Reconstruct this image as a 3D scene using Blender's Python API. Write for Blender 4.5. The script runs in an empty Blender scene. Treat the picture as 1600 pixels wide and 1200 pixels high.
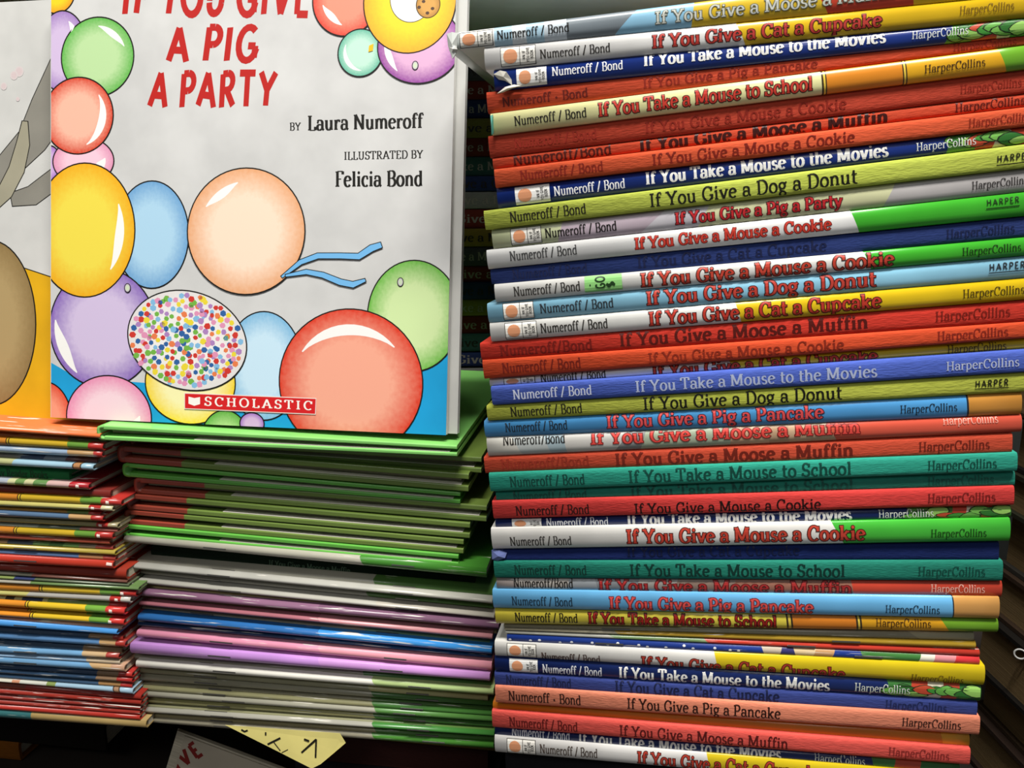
import bpy, math, random
from mathutils import Vector, Matrix
random.seed(7)
scene = bpy.context.scene
COL = scene.collection

# ------------------------------------------------------------------ camera, light, exposure
F = 1200.0                      # focal length in pixels of the 1600x1200 frame
PITCH = math.radians(12.0)      # the phone looks slightly down
CAM = Vector((0.0, 0.0, 0.40))
cam_data = bpy.data.cameras.new('camera')
cam_data.sensor_width = 36.0
cam_data.lens = 36.0 * F / 1600.0
cam_data.clip_start = 0.01
cam = bpy.data.objects.new('camera', cam_data)
cam.location = CAM
cam.rotation_euler = (math.pi / 2 - PITCH, 0, 0)
COL.objects.link(cam)
scene.camera = cam

world = bpy.data.worlds.new('room_light')
scene.world = world
world.use_nodes = True
bg = world.node_tree.nodes['Background']
bg.inputs[0].default_value = (0.95, 0.97, 1.0, 1)
bg.inputs[1].default_value = 0.14

def ceiling_lamp(name, loc, target, size, power, col):
    d = bpy.data.lights.new(name, 'AREA')
    d.shape = 'RECTANGLE'; d.size, d.size_y = size
    d.energy = power; d.color = col
    o = bpy.data.objects.new(name, d)
    o.location = loc
    o.rotation_euler = (Vector(target) - Vector(loc)).to_track_quat('-Z', 'Y').to_euler()
    COL.objects.link(o)
ceiling_lamp('ceiling_lamp', (0.12, -0.20, 1.95), (0.05, 0.36, 0.25), (1.0, 0.14), 62.0, (1.0, 0.97, 0.92))
ceiling_lamp('ceiling_lamp_far', (-1.1, -1.5, 2.1), (0.0, 0.40, 0.2), (1.2, 0.3), 10.0, (1.0, 0.98, 0.95))

vs = scene.view_settings
vs.view_transform = 'Standard'
vs.look = 'None'
vs.exposure = 0.0
vs.gamma = 1.0
vs.use_curve_mapping = False

# ------------------------------------------------------------------ small maths
CP, SP = math.cos(PITCH), math.sin(PITCH)
def ray(px, py):
    u = (px - 800.0) / F; v = (py - 600.0) / F
    return Vector((u, CP - v * SP, -SP - v * CP))
class Plane:
    """an upright (or leaning) working plane: p a point, n its normal pointing away from the viewer"""
    def __init__(s, p, n): s.p, s.n = Vector(p), Vector(n).normalized()
    def at(s, px, py, back=0.0):
        d = ray(px, py)
        return CAM + d * ((s.p + s.n * back - CAM).dot(s.n) / d.dot(s.n))
def on_depth(px, py, D):
    d = ray(px, py); return CAM + d * (D / d.y)

YR = math.radians(10.5)
R_PLANE = Plane(on_depth(765, 600, 0.365), (math.sin(YR), math.cos(YR), 0))
YM = math.radians(7.9)
M_PLANE = Plane(on_depth(714, 700, 0.385), (math.sin(YM), math.cos(YM), 0))
# leaning cover: bottom left corner, along the bottom edge, up the cover
KC = 1.02
C_O = CAM + Vector((-0.2600, 0.42, -0.1085)) * KC
C_X = Vector((0.98674, -0.16230, 0.0)).normalized()
C_Z = Vector((0.02646, 0.16411, 0.98609)).normalized()
C_Y = C_Z.cross(C_X).normalized()
C_PLANE = Plane(C_O, C_Y)

# ------------------------------------------------------------------ materials
def lin(c):
    if isinstance(c, str):
        c = c.lstrip('#'); c = [int(c[i:i + 2], 16) / 255 for i in (0, 2, 4)]
    return tuple(x / 12.92 if x <= 0.04045 else ((x + 0.055) / 1.055) ** 2.4 for x in c) + (1.0,)
_M = {}
def mat(color, kind='gloss', wear=0.0):
    """gloss: laminated jacket; cloth: bookbinding cloth; paper: uncoated; pages: block of page edges; ink: print"""
    key = (color, kind, wear)
    if key in _M: return _M[key]
    m = bpy.data.materials.new(kind + '_' + color.strip('#'))
    m.use_nodes = True
    nt = m.node_tree; N = nt.nodes; L = nt.links
    b = N['Principled BSDF']
    base = lin(color)
    b.inputs['Base Color'].default_value = base
    b.inputs['Roughness'].default_value = {'gloss': 0.30, 'cloth': 0.85, 'paper': 0.6, 'pages': 0.9, 'ink': 0.45, 'metal': 0.3}[kind]
    b.inputs['Specular IOR Level'].default_value = {'gloss': 0.5, 'cloth': 0.15, 'paper': 0.3, 'pages': 0.1, 'ink': 0.3, 'metal': 0.5}[kind]
    tc = N.new('ShaderNodeTexCoord')
    def noise(scale, sx=1, sy=1, sz=1, detail=3.0):
        mp = N.new('ShaderNodeMapping'); mp.inputs['Scale'].default_value = (sx, sy, sz)
        oi = N.new('ShaderNodeObjectInfo'); sc_ = N.new('ShaderNodeVectorMath'); sc_.operation = 'MULTIPLY_ADD'
        L.new(oi.outputs['Random'], sc_.inputs[0]); sc_.inputs[1].default_value = (3.1, 1.7, 2.3); L.new(tc.outputs['Object'], sc_.inputs[2])
        L.new(sc_.outputs[0], mp.inputs[0])
        n = N.new('ShaderNodeTexNoise'); n.inputs['Scale'].default_value = scale; n.inputs['Detail'].default_value = detail
        L.new(mp.outputs[0], n.inputs['Vector']); return n
    def ramp(src, a, bb, ca, cb):
        r = N.new('ShaderNodeValToRGB')
        r.color_ramp.elements[0].position = a; r.color_ramp.elements[1].position = bb
        r.color_ramp.elements[0].color = ca; r.color_ramp.elements[1].color = cb
        L.new(src, r.inputs[0]); return r
    def bump(src, strength, dist):
        bp = N.new('ShaderNodeBump'); bp.inputs['Strength'].default_value = strength; bp.inputs['Distance'].default_value = dist
        L.new(src, bp.inputs['Height']); L.new(bp.outputs[0], b.inputs['Normal'])
    d = tuple(x * 0.86 for x in base[:3]) + (1,)
    if kind == 'metal':
        b.inputs['Metallic'].default_value = 0.9
    elif kind == 'pages':
        n = noise(60, 0.15, 0.15, 40)
        r = ramp(n.outputs[0], 0.3, 0.7, tuple(x * 0.55 for x in base[:3]) + (1,), base)
        L.new(r.outputs[0], b.inputs['Base Color']); bump(n.outputs[0], 0.5, 0.0004)
    elif kind == 'cloth':
        n = noise(900, 0.35, 1, 1.6, 2.0); n2 = noise(45)
        mx = N.new('ShaderNodeMix'); mx.data_type = 'RGBA'; mx.inputs[0].default_value = 0.5
        r = ramp(n.outputs[0], 0.3, 0.7, tuple(x * 0.78 for x in base[:3]) + (1,), tuple(min(1, x * 1.1) for x in base[:3]) + (1,))
        r2 = ramp(n2.outputs[0], 0.35, 0.7, d, base)
        L.new(r.outputs[0], mx.inputs[6]); L.new(r2.outputs[0], mx.inputs[7]); L.new(mx.outputs[2], b.inputs['Base Color'])
        bump(n.outputs[0], 0.6, 0.0003)
    elif kind in ('gloss', 'paper'):
        n = noise(35); r = ramp(n.outputs[0], 0.35, 0.7, d, base)
        out = r.outputs[0]
        if wear:
            w = noise(520, 0.07, .6, 3.2, 4.0)
            r2 = ramp(w.outputs[0], 0.70 - wear * 0.15, 0.74 - wear * 0.15, (0, 0, 0, 1), (1, 1, 1, 1))
            mx = N.new('ShaderNodeMix'); mx.data_type = 'RGBA'
            L.new(r2.outputs[0], mx.inputs[0]); L.new(out, mx.inputs[6]); mx.inputs[7].default_value = lin('#d9d5cb')
            out = mx.outputs[2]
        L.new(out, b.inputs['Base Color'])
        n3 = noise(120); bump(n3.outputs[0], 0.10, 0.0003)
    _M[key] = m
    return m
def balloon_mat(mid, rim):
    key = ('balloon', mid, rim)
    if key in _M: return _M[key]
    m = bpy.data.materials.new('balloon_print'); m.use_nodes = True
    nt = m.node_tree; N = nt.nodes; L = nt.links; b = N['Principled BSDF']
    b.inputs['Roughness'].default_value = 0.4
    tc = N.new('ShaderNodeTexCoord'); g = N.new('ShaderNodeTexGradient'); g.gradient_type = 'SPHERICAL'
    nz = N.new('ShaderNodeTexNoise'); nz.inputs['Scale'].default_value = 14; nz.inputs['Detail'].default_value = 4
    L.new(tc.outputs['Object'], g.inputs[0]); L.new(tc.outputs['Object'], nz.inputs['Vector'])
    md = N.new('ShaderNodeMath'); md.operation = 'MULTIPLY_ADD'; md.inputs[1].default_value = 0.22
    L.new(nz.outputs[0], md.inputs[0]); L.new(g.outputs[1], md.inputs[2])
    r = N.new('ShaderNodeValToRGB'); L.new(md.outputs[0], r.inputs[0])
    r.color_ramp.elements[0].position = 0.10; r.color_ramp.elements[0].color = lin(rim)
    r.color_ramp.elements[1].position = 0.55; r.color_ramp.elements[1].color = lin(mid)
    L.new(r.outputs[0], b.inputs['Base Color'])
    _M[key] = m
    return m

# ------------------------------------------------------------------ objects
def link(name, verts, faces, mats, midx=None, parent=None, matrix=None, smooth=False):
    me = bpy.data.meshes.new(name)
    me.from_pydata([tuple(v) for v in verts], [], faces)
    for m in (mats if isinstance(mats, (list, tuple)) else [mats]): me.materials.append(m)
    if midx: me.polygons.foreach_set('material_index', midx)
    if smooth: me.polygons.foreach_set('use_smooth', [True] * len(me.polygons))
    me.update()
    o = bpy.data.objects.new(name, me); COL.objects.link(o)
    if matrix is not None: o.matrix_world = matrix
    if parent is not None:
        o.parent = parent          # local matrix stays relative to the parent
    return o
def thing(name, label, cat, matrix, group=None):
    o = bpy.data.objects.new(name, None); COL.objects.link(o)
    o.empty_display_size = 0.01
    o.matrix_world = matrix
    o['label'] = label; o['category'] = cat
    if group: o['group'] = group
    return o
def box_geo(x0, x1, y0, y1, z0, z1):
    v = [(x, y, z) for x in (x0, x1) for y in (y0, y1) for z in (z0, z1)]
    f = [(0, 1, 3, 2), (4, 6, 7, 5), (0, 4, 5, 1), (2, 3, 7, 6), (0, 2, 6, 4), (1, 5, 7, 3)]
    return v, f
def basis(O, ex, ey, ez):
    m = Matrix.Identity(4)
    for i, c in enumerate((ex, ey, ez, O)):
        for r in range(3): m[r][i] = c[r]
    return m

# ------------------------------------------------------------------ a drawn alphabet: broad-pen serif strokes
def A(cx, cy, rx, ry, a0, a1, n=11):
    return [(cx + rx * math.cos(math.radians(a0 + (a1 - a0) * i / (n - 1))), cy + ry * math.sin(math.radians(a0 + (a1 - a0) * i / (n - 1)))) for i in range(n)]
XH = 0.68
def glyphs():
    G = {}
    def g(ch, adv, strokes, serifs=(), dots=()): G[ch] = (adv, strokes, serifs, dots)
    V = lambda x, y0, y1: [(x, y0), (x, y1)]
    H = lambda x0, x1, y: [(x0, y), (x1, y)]
    # serifs: (x, y, half width left, half width right)
    S = lambda x, y, l=.15, r=.15: (x, y, l, r)
    g('I', .44, [V(.22, 0, 1)], [S(.22, 0), S(.22, 1)])
    g('A', .86, [[(.12, 0), (.43, 1)], [(.43, 1), (.75, 0)], H(.23, .63, .33)], [S(.12, 0, .12, .12), S(.75, 0)])
    g('B', .74, [V(.2, 0, 1), H(.2, .42, 1), A(.42, .76, .2, .24, 90, -90), H(.2, .42, .52), A(.42, .26, .24, .26, 90, -90), H(.2, .42, 0)], [S(.2, 0, .14, 0), S(.2, 1, .14, 0)])
    g('C', .80, [A(.45, .5, .33, .5, 48, 312, 17), V(.7, .68, .98)])
    g('D', .84, [V(.2, 0, 1), H(.2, .4, 1), A(.4, .5, .34, .5, 90, -90, 15), H(.2, .4, 0)], [S(.2, 0, .14, 0), S(.2, 1, .14, 0)])
    g('E', .70, [V(.2, 0, 1), H(.2, .6, 1), H(.2, .5, .52), H(.2, .62, 0), V(.6, .82, 1), V(.62, 0, .2)], [S(.2, 0, .14, 0), S(.2, 1, .14, 0)])
    g('F', .66, [V(.2, 0, 1), H(.2, .6, 1), H(.2, .48, .5), V(.6, .8, 1)], [S(.2, 0), S(.2, 1, .14, 0)])
    g('G', .86, [A(.45, .5, .33, .5, 50, 345, 17), V(.7, .7, .98), V(.72, .08, .44)], [S(.72, .44, .16, .1)])
    g('H', .90, [V(.2, 0, 1), V(.7, 0, 1), H(.2, .7, .52)], [S(.2, 0), S(.2, 1), S(.7, 0), S(.7, 1)])
    g('K', .84, [V(.2, 0, 1), [(.66, 1), (.24, .48)], [(.36, .62), (.7, 0)]], [S(.2, 0), S(.2, 1), S(.66, 1, .12, .1), S(.7, 0, .12, .12)])
    g('L', .66, [V(.2, 0, 1), H(.2, .6, 0), V(.6, 0, .24)], [S(.2, 1), S(.2, 0, .14, 0)])
    g('M', 1.08, [V(.18, 0, 1), [(.2, 1), (.53, .12)], [(.53, .12), (.86, 1)], V(.88, 0, 1)], [S(.18, 0, .13, .13), S(.18, 1, .13, 0), S(.88, 0), S(.88, 1, 0, .13)])
    g('N', .90, [V(.18, 0, 1), [(.18, 1), (.72, 0)], V(.72, 0, 1)], [S(.18, 0, .13, .13), S(.18, 1, .14, 0), S(.72, 1, .13, .13)])
    g('O', .88, [A(.44, .5, .34, .5, 0, 360, 23)])
    g('P', .72, [V(.2, 0, 1), H(.2, .4, 1), A(.4, .74, .22, .26, 90, -90), H(.2, .4, .48)], [S(.2, 0), S(.2, 1, .14, 0)])
    g('R', .80, [V(.2, 0, 1), H(.2, .4, 1), A(.4, .75, .21, .25, 90, -90), H(.2, .4, .5), [(.38, .5), (.66, 0)]], [S(.2, 0), S(.2, 1, .14, 0), S(.68, 0, .1, .12)])
    g('S', .66, [A(.33, .75, .2, .25, 40, 262, 12) + A(.33, .26, .22, .25, 82, -140, 12), V(.55, .74, .98), V(.1, .02, .28)])
    g('T', .76, [V(.38, 0, 1), H(.06, .7, 1), V(.07, .76, 1), V(.69, .76, 1)], [S(.38, 0)])
    g('U', .86, [V(.2, .35, 1), A(.43, .3, .23, .3, 180, 360), V(.66, .3, 1)], [S(.2, 1), S(.66, 1, .12, .12)])
    g('V', .82, [[(.12, 1), (.41, 0)], [(.41, 0), (.7, 1)]], [S(.12, 1), S(.7, 1, .12, .12)])
    g('W', 1.14, [[(.12, 1), (.36, 0)], [(.36, 0), (.58, 1)], [(.58, 1), (.8, 0)], [(.8, 0), (1.02, 1)]], [S(.12, 1), S(1.02, 1, .12, .12)])
    g('Y', .80, [[(.1, 1), (.4, .46)], [(.7, 1), (.4, .46)], V(.4, 0, .48)], [S(.4, 0), S(.1, 1, .12, .14), S(.7, 1, .13, .12)])
    x = XH
    g('a', .62, [A(.28, .5, .19, .18, 150, 0, 8) + [(.47, .1), (.58, .0)], A(.26, .19, .16, .19, 60, 320, 12), H(.3, .47, .36)], (), [(.13, .52, .07)])
    g('b', .66, [V(.16, 0, 1), A(.34, .34, .22, .34, 150, -150, 15)], [S(.16, 1, .12, 0)])
    g('c', .56, [A(.32, .34, .22, .34, 45, 315, 13)], (), [(.46, .52, .07)])
    g('d', .68, [V(.5, 0, 1), A(.32, .34, .22, .34, 30, 330, 15)], [S(.5, 1, .13, 0), S(.5, 0, 0, .12)])
    g('e', .60, [A(.31, .34, .22, .34, 10, 320, 15), [(.11, .38), (.51, .40)]])
    g('f', .44, [[(.19, 0), (.19, .72)] + A(.35, .76, .16, .24, 180, 60, 7), H(.05, .4, .66)], [S(.19, 0, .13, .15)], [(.43, .9, .06)])
    g('g', .62, [A(.28, .45, .19, .22, 0, 360, 15), [(.42, .58), (.58, .68)], [(.2, .24), (.14, .14), (.24, .06), (.44, .02)], A(.3, -.13, .2, .15, 0, 360, 13)])
    g('h', .70, [V(.16, 0, 1), A(.36, .42, .18, .26, 165, 0, 8) + [(.54, 0)]], [S(.16, 0, .12, .12), S(.16, 1, .12, 0), S(.54, 0, .12, .12)])
    g('i', .36, [V(.18, 0, x)], [S(.18, 0, .13, .13), S(.18, x - .02, .13, 0)], [(.18, .9, .09)])
    g('k', .68, [V(.16, 0, 1), [(.5, .66), (.2, .3)], [(.28, .4), (.54, 0)]], [S(.16, 0, .12, .1), S(.16, 1, .12, 0), S(.52, .66, .12, .1), S(.56, 0, .1, .1)])
    g('l', .36, [V(.18, 0, 1)], [S(.18, 0, .13, .13), S(.18, 1, .13, 0)])
    g('m', 1.02, [V(.16, 0, x), A(.34, .42, .17, .26, 165, 0, 8) + [(.51, 0)], A(.69, .42, .17, .26, 165, 0, 8) + [(.86, 0)]], [S(.16, 0, .12, .1), S(.16, x, .12, 0), S(.51, 0, .1, .1), S(.86, 0, .1, .12)])
    g('n', .70, [V(.16, 0, x), A(.35, .42, .18, .26, 165, 0, 8) + [(.53, 0)]], [S(.16, 0, .12, .12), S(.16, x, .12, 0), S(.53, 0, .12, .12)])
    g('o', .64, [A(.32, .34, .23, .34, 0, 360, 19)])
    g('p', .68, [V(.16, -.3, x), A(.34, .34, .22, .34, 150, -150, 15)], [S(.16, -.3, .12, .13), S(.16, x, .12, 0)])
    g('r', .50, [V(.16, 0, x), A(.36, .4, .18, .26, 165, 60, 6)], [S(.16, 0, .12, .14), S(.16, x, .12, 0)], [(.43, .6, .075)])
    g('s', .50, [A(.25, .51, .14, .17, 40, 262, 9) + A(.25, .17, .16, .17, 82, -140, 9)], (), [(.37, .57, .04), (.1, .1, .045)])
    g('t', .44, [[(.19, .92), (.19, .2)] + A(.34, .18, .15, .18, 180, 300, 6), H(.05, .4, .66)])
    g('u', .70, [[(.16, x), (.16, .25)] + A(.33, .25, .17, .25, 180, 340, 8), V(.52, 0, x)], [S(.16, x, .12, 0), S(.52, x, .12, 0), S(.52, 0, 0, .12)])
    g('v', .64, [[(.11, x), (.32, 0)], [(.32, 0), (.54, x)]], [S(.11, x, .1, .12), S(.54, x, .1, .1)])
    g('w', .92, [[(.11, x), (.29, 0)], [(.29, 0), (.47, x)], [(.47, x), (.64, 0)], [(.64, 0), (.82, x)]], [S(.11, x, .1, .1), S(.82, x, .1, .1)])
    g('y', .64, [[(.11, x), (.33, .02)], [(.55, x), (.33, 0), (.24, -.22), (.1, -.26)]], [S(.11, x, .1, .12), S(.55, x, .1, .1)])
    g('/', .50, [[(.08, -.08), (.42, 1.04)]])
    g('.', .50, [], (), [(.25, .36, .12)])       # the raised dot between two names
    g('$', .60, [A(.3, .72, .18, .22, 40, 262, 9) + A(.3, .28, .2, .22, 82, -140, 9), V(.3, -.1, 1.1)])
    g(' ', .34, [])
    g('-', .40, [H(.06, .34, .35)])
    return G
GLY = glyphs()
def text_polys(s, thick=.15, thin=.065, grow=0.0, serif=True, track=0.0, slant=0.0, jit=None):
    """polygons in units of the capital height; returns (polys, width)"""
    out = []; x0 = 0.0
    rnd = random.Random(len(s) * 31 + 5)
    for ch in s:
        adv, strokes, serifs, dots = GLY[ch]
        ps = []
        if not serif and ch == 'G': strokes = strokes + [[(.46, .44), (.72, .44)]]
        for pts in strokes:
            n = len(pts)
            if not serif and n == 2 and ch in 'EFTCSLG' and pts[0][0] == pts[1][0] and pts[1][1] - pts[0][1] < .32: continue
            if n < 2: continue
            offs = []
            for i in range(n):
                a = pts[max(0, i - 1)]; b = pts[min(n - 1, i + 1)]
                dx, dy = b[0] - a[0], b[1] - a[1]; l = math.hypot(dx, dy) or 1
                dx /= l; dy /= l
                w = (thin + (thick - thin) * min(1.0, abs(dy) * 1.05) + grow) / 2 if serif else (thick + grow) / 2
                px, py = pts[i]
                if grow:
                    if i == 0: px -= dx * grow / 2; py -= dy * grow / 2
                    if i == n - 1: px += dx * grow / 2; py += dy * grow / 2
                offs.append(((px - dy * w, py + dx * w), (px + dy * w, py - dx * w)))
            for i in range(n - 1):
                ps.append([offs[i][0], offs[i][1], offs[i + 1][1], offs[i + 1][0]])
        if serif:
            hw = thin * .55 + grow / 2
            for (sx, sy, l, r) in serifs:
                l2 = l + (grow / 2 if l else 0) ; r2 = r + (grow / 2 if r else 0)
                yy = sy + (hw - grow / 2 if sy < .05 else -(hw - grow / 2))
                ps.append([(sx - l2, yy - hw), (sx + r2, yy - hw), (sx + r2, yy + hw), (sx - l2, yy + hw)])
        for (dx, dy, r) in dots:
            r = r * (thick / .15) ** .5 + grow / 2
            ps.append([(dx + r * math.cos(k * math.pi / 4), dy + r * math.sin(k * math.pi / 4)) for k in range(8)])
        ca = cb = 0
        if jit:
            ca = rnd.uniform(-jit, jit); cb = rnd.uniform(-jit, jit) * 2.2
        for p in ps:
            out.append([(x0 + x + y * (slant + ca), y + cb * (x - adv / 2) + ca * .3) for x, y in p])
        x0 += adv + track
    return out, x0 - track
def clip_poly(p, axis, lo, hi):
    """convex clip of a 2-D polygon to lo <= p[axis] <= hi"""
    for lim, sgn in ((lo, 1), (hi, -1)):
        q = []
        for i in range(len(p)):
            a, b = p[i - 1], p[i]
            da, db = (a[axis] - lim) * sgn, (b[axis] - lim) * sgn
            if (da >= 0) != (db >= 0):
                t = da / (da - db); q.append((a[0] + (b[0] - a[0]) * t, a[1] + (b[1] - a[1]) * t))
            if db >= 0: q.append(b)
        p = q
        if len(p) < 3: return []
    return p
def polys_mesh(name, polys, mapf, m, parent):
    v = []; f = []
    for p in polys:
        if len(p) < 3: continue
        a = sum(p[i - 1][0] * p[i][1] - p[i][0] * p[i - 1][1] for i in range(len(p)))
        if abs(a) < 1e-9: continue
        if a < 0: p = p[::-1]
        k = len(v); e = len(f) % 7 * 1.5e-6; v += [(a, b - e, c) for a, b, c in (mapf(*q) for q in p)]; f.append(tuple(range(k, k + len(p))))
    if not f: return None
    return link(name, v, f, m, None, parent)

# ------------------------------------------------------------------ a bound book seen on one long edge
class Book:
    """quad of its visible long edge on a plane -> local frame: x along the edge, y into the depth, z up"""
    def __init__(s, plane, xl, xr, top, bot, name, label, cat, recess=0.0, gap=0.00012, group=None):
        # top/bot: functions px -> py of the upper and lower image line
        TL, BL = plane.at(xl, top(xl), recess), plane.at(xl, bot(xl), recess)
        TR, BR = plane.at(xr, top(xr), recess), plane.at(xr, bot(xr), recess)
        s.plane, s.recess, s.top, s.bot = plane, recess, top, bot
        ex = ((TR + BR) - (TL + BL)).normalized(); ey = plane.n
        ez = ex.cross(ey).normalized(); O = BL
        s.mtx = basis(O, ex, ey, ez); s.inv = s.mtx.inverted()
        l = [s.inv @ p for p in (TL, BL, TR, BR)]
        s.x0 = (l[0].x + l[1].x) / 2; s.x1 = (l[2].x + l[3].x) / 2
        s.L = s.x1 - s.x0
        k = lambda a, b: ((b.z - a.z) / (b.x - a.x), a.z - a.x * (b.z - a.z) / (b.x - a.x))
        s.kt, s.ct = k(l[0], l[2]); s.kb, s.cb = k(l[1], l[3])
        s.gap = gap
        s.obj = thing(name, label, cat, s.mtx, group)
    def zt(s, x): return s.kt * x + s.ct - s.gap
    def zb(s, x): return s.kb * x + s.cb + s.gap
    def lx(s, px):
        """image column -> local x"""
        py = (s.top(px) + s.bot(px)) / 2
        return (s.inv @ s.plane.at(px, py, s.recess)).x
    def px_size(s, px):
        py = (s.top(px) + s.bot(px)) / 2
        return (s.plane.at(px, py + 1, s.recess) - s.plane.at(px, py, s.recess)).length
    def bulge_y(s, sv): return s.bulge * abs(2 * sv - 1) ** s.pw
    def shell(s, segs, depth, thick, bulge, pw=4, name='cover', smooth=True, overhang=0.0):
        """segs: [(px_end_top, px_end_bottom or None, material)], the last px is ignored (runs to the end)"""
        s.bulge, s.pw = bulge, pw
        SS = [0, .03, .09, .2, .35, .5, .65, .8, .91, .97, 1]
        prof = [(depth, 0.0, 0)] + [(s.bulge_y(q), q, 0) for q in SS] + [(depth, 1.0, 0)]
        inner = [(depth, 1.0, 1)] + [(s.bulge_y(q) + thick, q, 1) for q in SS[::-1]] + [(depth, 0.0, 1)]
        ring = prof + inner; nr = len(ring); no = len(prof)
        stations = [(s.x0, s.x0)]
        for e in segs[:-1]:
            a = s.lx(e[0]); b = s.lx(e[1]) if e[1] is not None else a
            stations.append((max(a, s.x0 + 1e-4), max(b, s.x0 + 1e-4)))
        stations.append((s.x1, s.x1))
        v = []; f = []; mi = []
        for (xt, xb) in stations:
            for (y, q, inn) in ring:
                x = xb + (xt - xb) * q
                zb, zt = s.zb(x), s.zt(x)
                t = min(thick, (zt - zb) * .3) if inn else 0
                v.append((x, y, zb + t + q * (zt - zb - 2 * t)))
        mats = []
        for j in range(len(stations) - 1):
            m = segs[j][2]
            if m not in mats: mats.append(m)
            for k in range(nr):
                a = j * nr + k; b = j * nr + (k + 1) % nr
                f.append((a, a + nr, b + nr, b)); mi.append(mats.index(m))
        for j, end in ((0, False), (len(stations) - 1, True)):
            for k in range(no - 1):
                a, b = j * nr + k, j * nr + k + 1
                c, d = j * nr + nr - 2 - k, j * nr + nr - 1 - k
                q = (a, b, c, d)
                f.append(q if not end else q[::-1]); mi.append(0 if not end else mats.index(segs[-1][2]))
        o = link(name, v, f, mats, mi, s.obj, None, smooth)
        if smooth:
            for e in o.data.polygons[-2 * (no - 1):]: e.use_smooth = False
        return o
    def pages(s, depth, thick, inset, m, front=0.002, name='page_block'):
        xs = (s.x0 + inset, s.x1 - inset); v = []
        for x in xs:
            zb, zt = s.zb(x), s.zt(x); t = min(thick, (zt - zb) * .3) + .00005
            for y in (front + s.bulge + thick, depth - inset * .6):
                v += [(x, y, zb + t), (x, y, zt - t)]
        f = [(0, 1, 3, 2), (4, 6, 7, 5), (0, 4, 5, 1), (2, 3, 7, 6), (0, 2, 6, 4), (1, 5, 7, 3)]
        return link(name, v, f, m, None, s.obj)
    def lettering(s, name, text, pa, pb, cap, m, v=.5, outline=None, lift=.00016, parent=None, ol=.11, **kw):
        xa, xb = s.lx(pa), s.lx(pb)
        ch = cap * s.px_size((pa + pb) / 2)
        self_cuts = [.03, .09, .2, .35, .65, .8, .91, .97]
        def build(nm, grow, mm, lf, par):
            P, w = text_polys(text, grow=grow, **kw)
            k = (xb - xa) / w
            res = []
            for p in P:
                q2 = []
                for (X, Y) in p:
                    x = xa + X * k; zb, zt = s.zb(x), s.zt(x)
                    q2.append((x, (zb + v * (zt - zb) + (Y - .48) * ch - zb) / (zt - zb)))
                lo, hi = min(c[1] for c in q2), max(c[1] for c in q2)
                for a, c in zip(self_cuts[:-1], self_cuts[1:]):
                    if hi <= a or lo >= c: continue
                    q3 = q2 if (lo >= a and hi <= c) else clip_poly(q2, 1, a, c)
                    if q3: res.append(q3)
            return polys_mesh(nm, res, lambda x, q: (x, s.bulge_y(q) - lf, s.zb(x) + q * (s.zt(x) - s.zb(x))), mm, par)
        par = parent or s.obj
        o = build(name, 0.0, m, lift + (.00006 if outline else 0), par)
        if outline and o: build('outline_lettering', ol, outline, lift, o)
        return o
    def patch(s, name, pts, m, lift=.00010, parent=None, lo=0.0, hi=1.0):
        """flat print on the spine: pts in (px, s) with s from bottom 0 to top 1"""
        p = clip_poly([(s.lx(a), min(max(b, lo), hi)) for a, b in pts], 0, s.x0 + .0004, s.x1 - .0004)
        if not p: return None
        # cut into bands so that it follows the rounded spine
        cuts = [0, .04, .1, .2, .35, .5, .65, .8, .9, .96, 1]; res = []
        for a, b in zip(cuts[:-1], cuts[1:]):
            q = clip_poly(p, 1, a, b)
            if q: res.append(q)
        return polys_mesh(name, res, lambda x, q: (x, s.bulge_y(q) - lift, s.zb(x) + q * (s.zt(x) - s.zb(x))), m, parent or s.obj)
    def staple(s, px, length_px, m):
        xa, xb = s.lx(px), s.lx(px + length_px); v = []
        zc = (s.zb(xa) + s.zt(xa)) / 2
        bv, bf = box_geo(xa, xb, -.0004, .0002, zc - .00035, zc + .00035)
        k = (s.zt(xb) - s.zt(xa)) / (xb - xa) * .5 + (s.zb(xb) - s.zb(xa)) / (xb - xa) * .5
        bv = [(x, y, z + (x - xa) * k) for x, y, z in bv]
        return link('staple', bv, bf, m, None, s.obj)

def line(xa, ya, xb, yb):
    k = (yb - ya) / (xb - xa)
    return lambda x: ya + k * (x - xa)

# ------------------------------------------------------------------ the setting: a bookcase bay
def struct(name, x0, x1, y0, y1, z0, z1, m):
    v, f = box_geo(x0, x1, y0, y1, z0, z1)
    o = link(name, v, f, m); o['kind'] = 'structure'
    return o
GREY = mat('#8d9590', 'paper')
DARKWOOD = mat('#2c2622', 'paper')
struct('floor', -0.75, 0.75, 0.20, 0.86, -0.03, 0.0, DARKWOOD)
struct('wall_back', -0.75, 0.75, 0.80, 0.83, 0.0, 0.54, GREY)
struct('ceiling', -0.75, 0.75, 0.495, 0.83, 0.54, 0.555, mat('#e3ebe4', 'gloss'))
struct('wall_left', -0.78, -0.75, 0.30, 0.83, 0.0, 0.54, DARKWOOD)
struct('wall_right', 0.75, 0.78, 0.30, 0.83, 0.0, 0.54, DARKWOOD)

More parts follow.
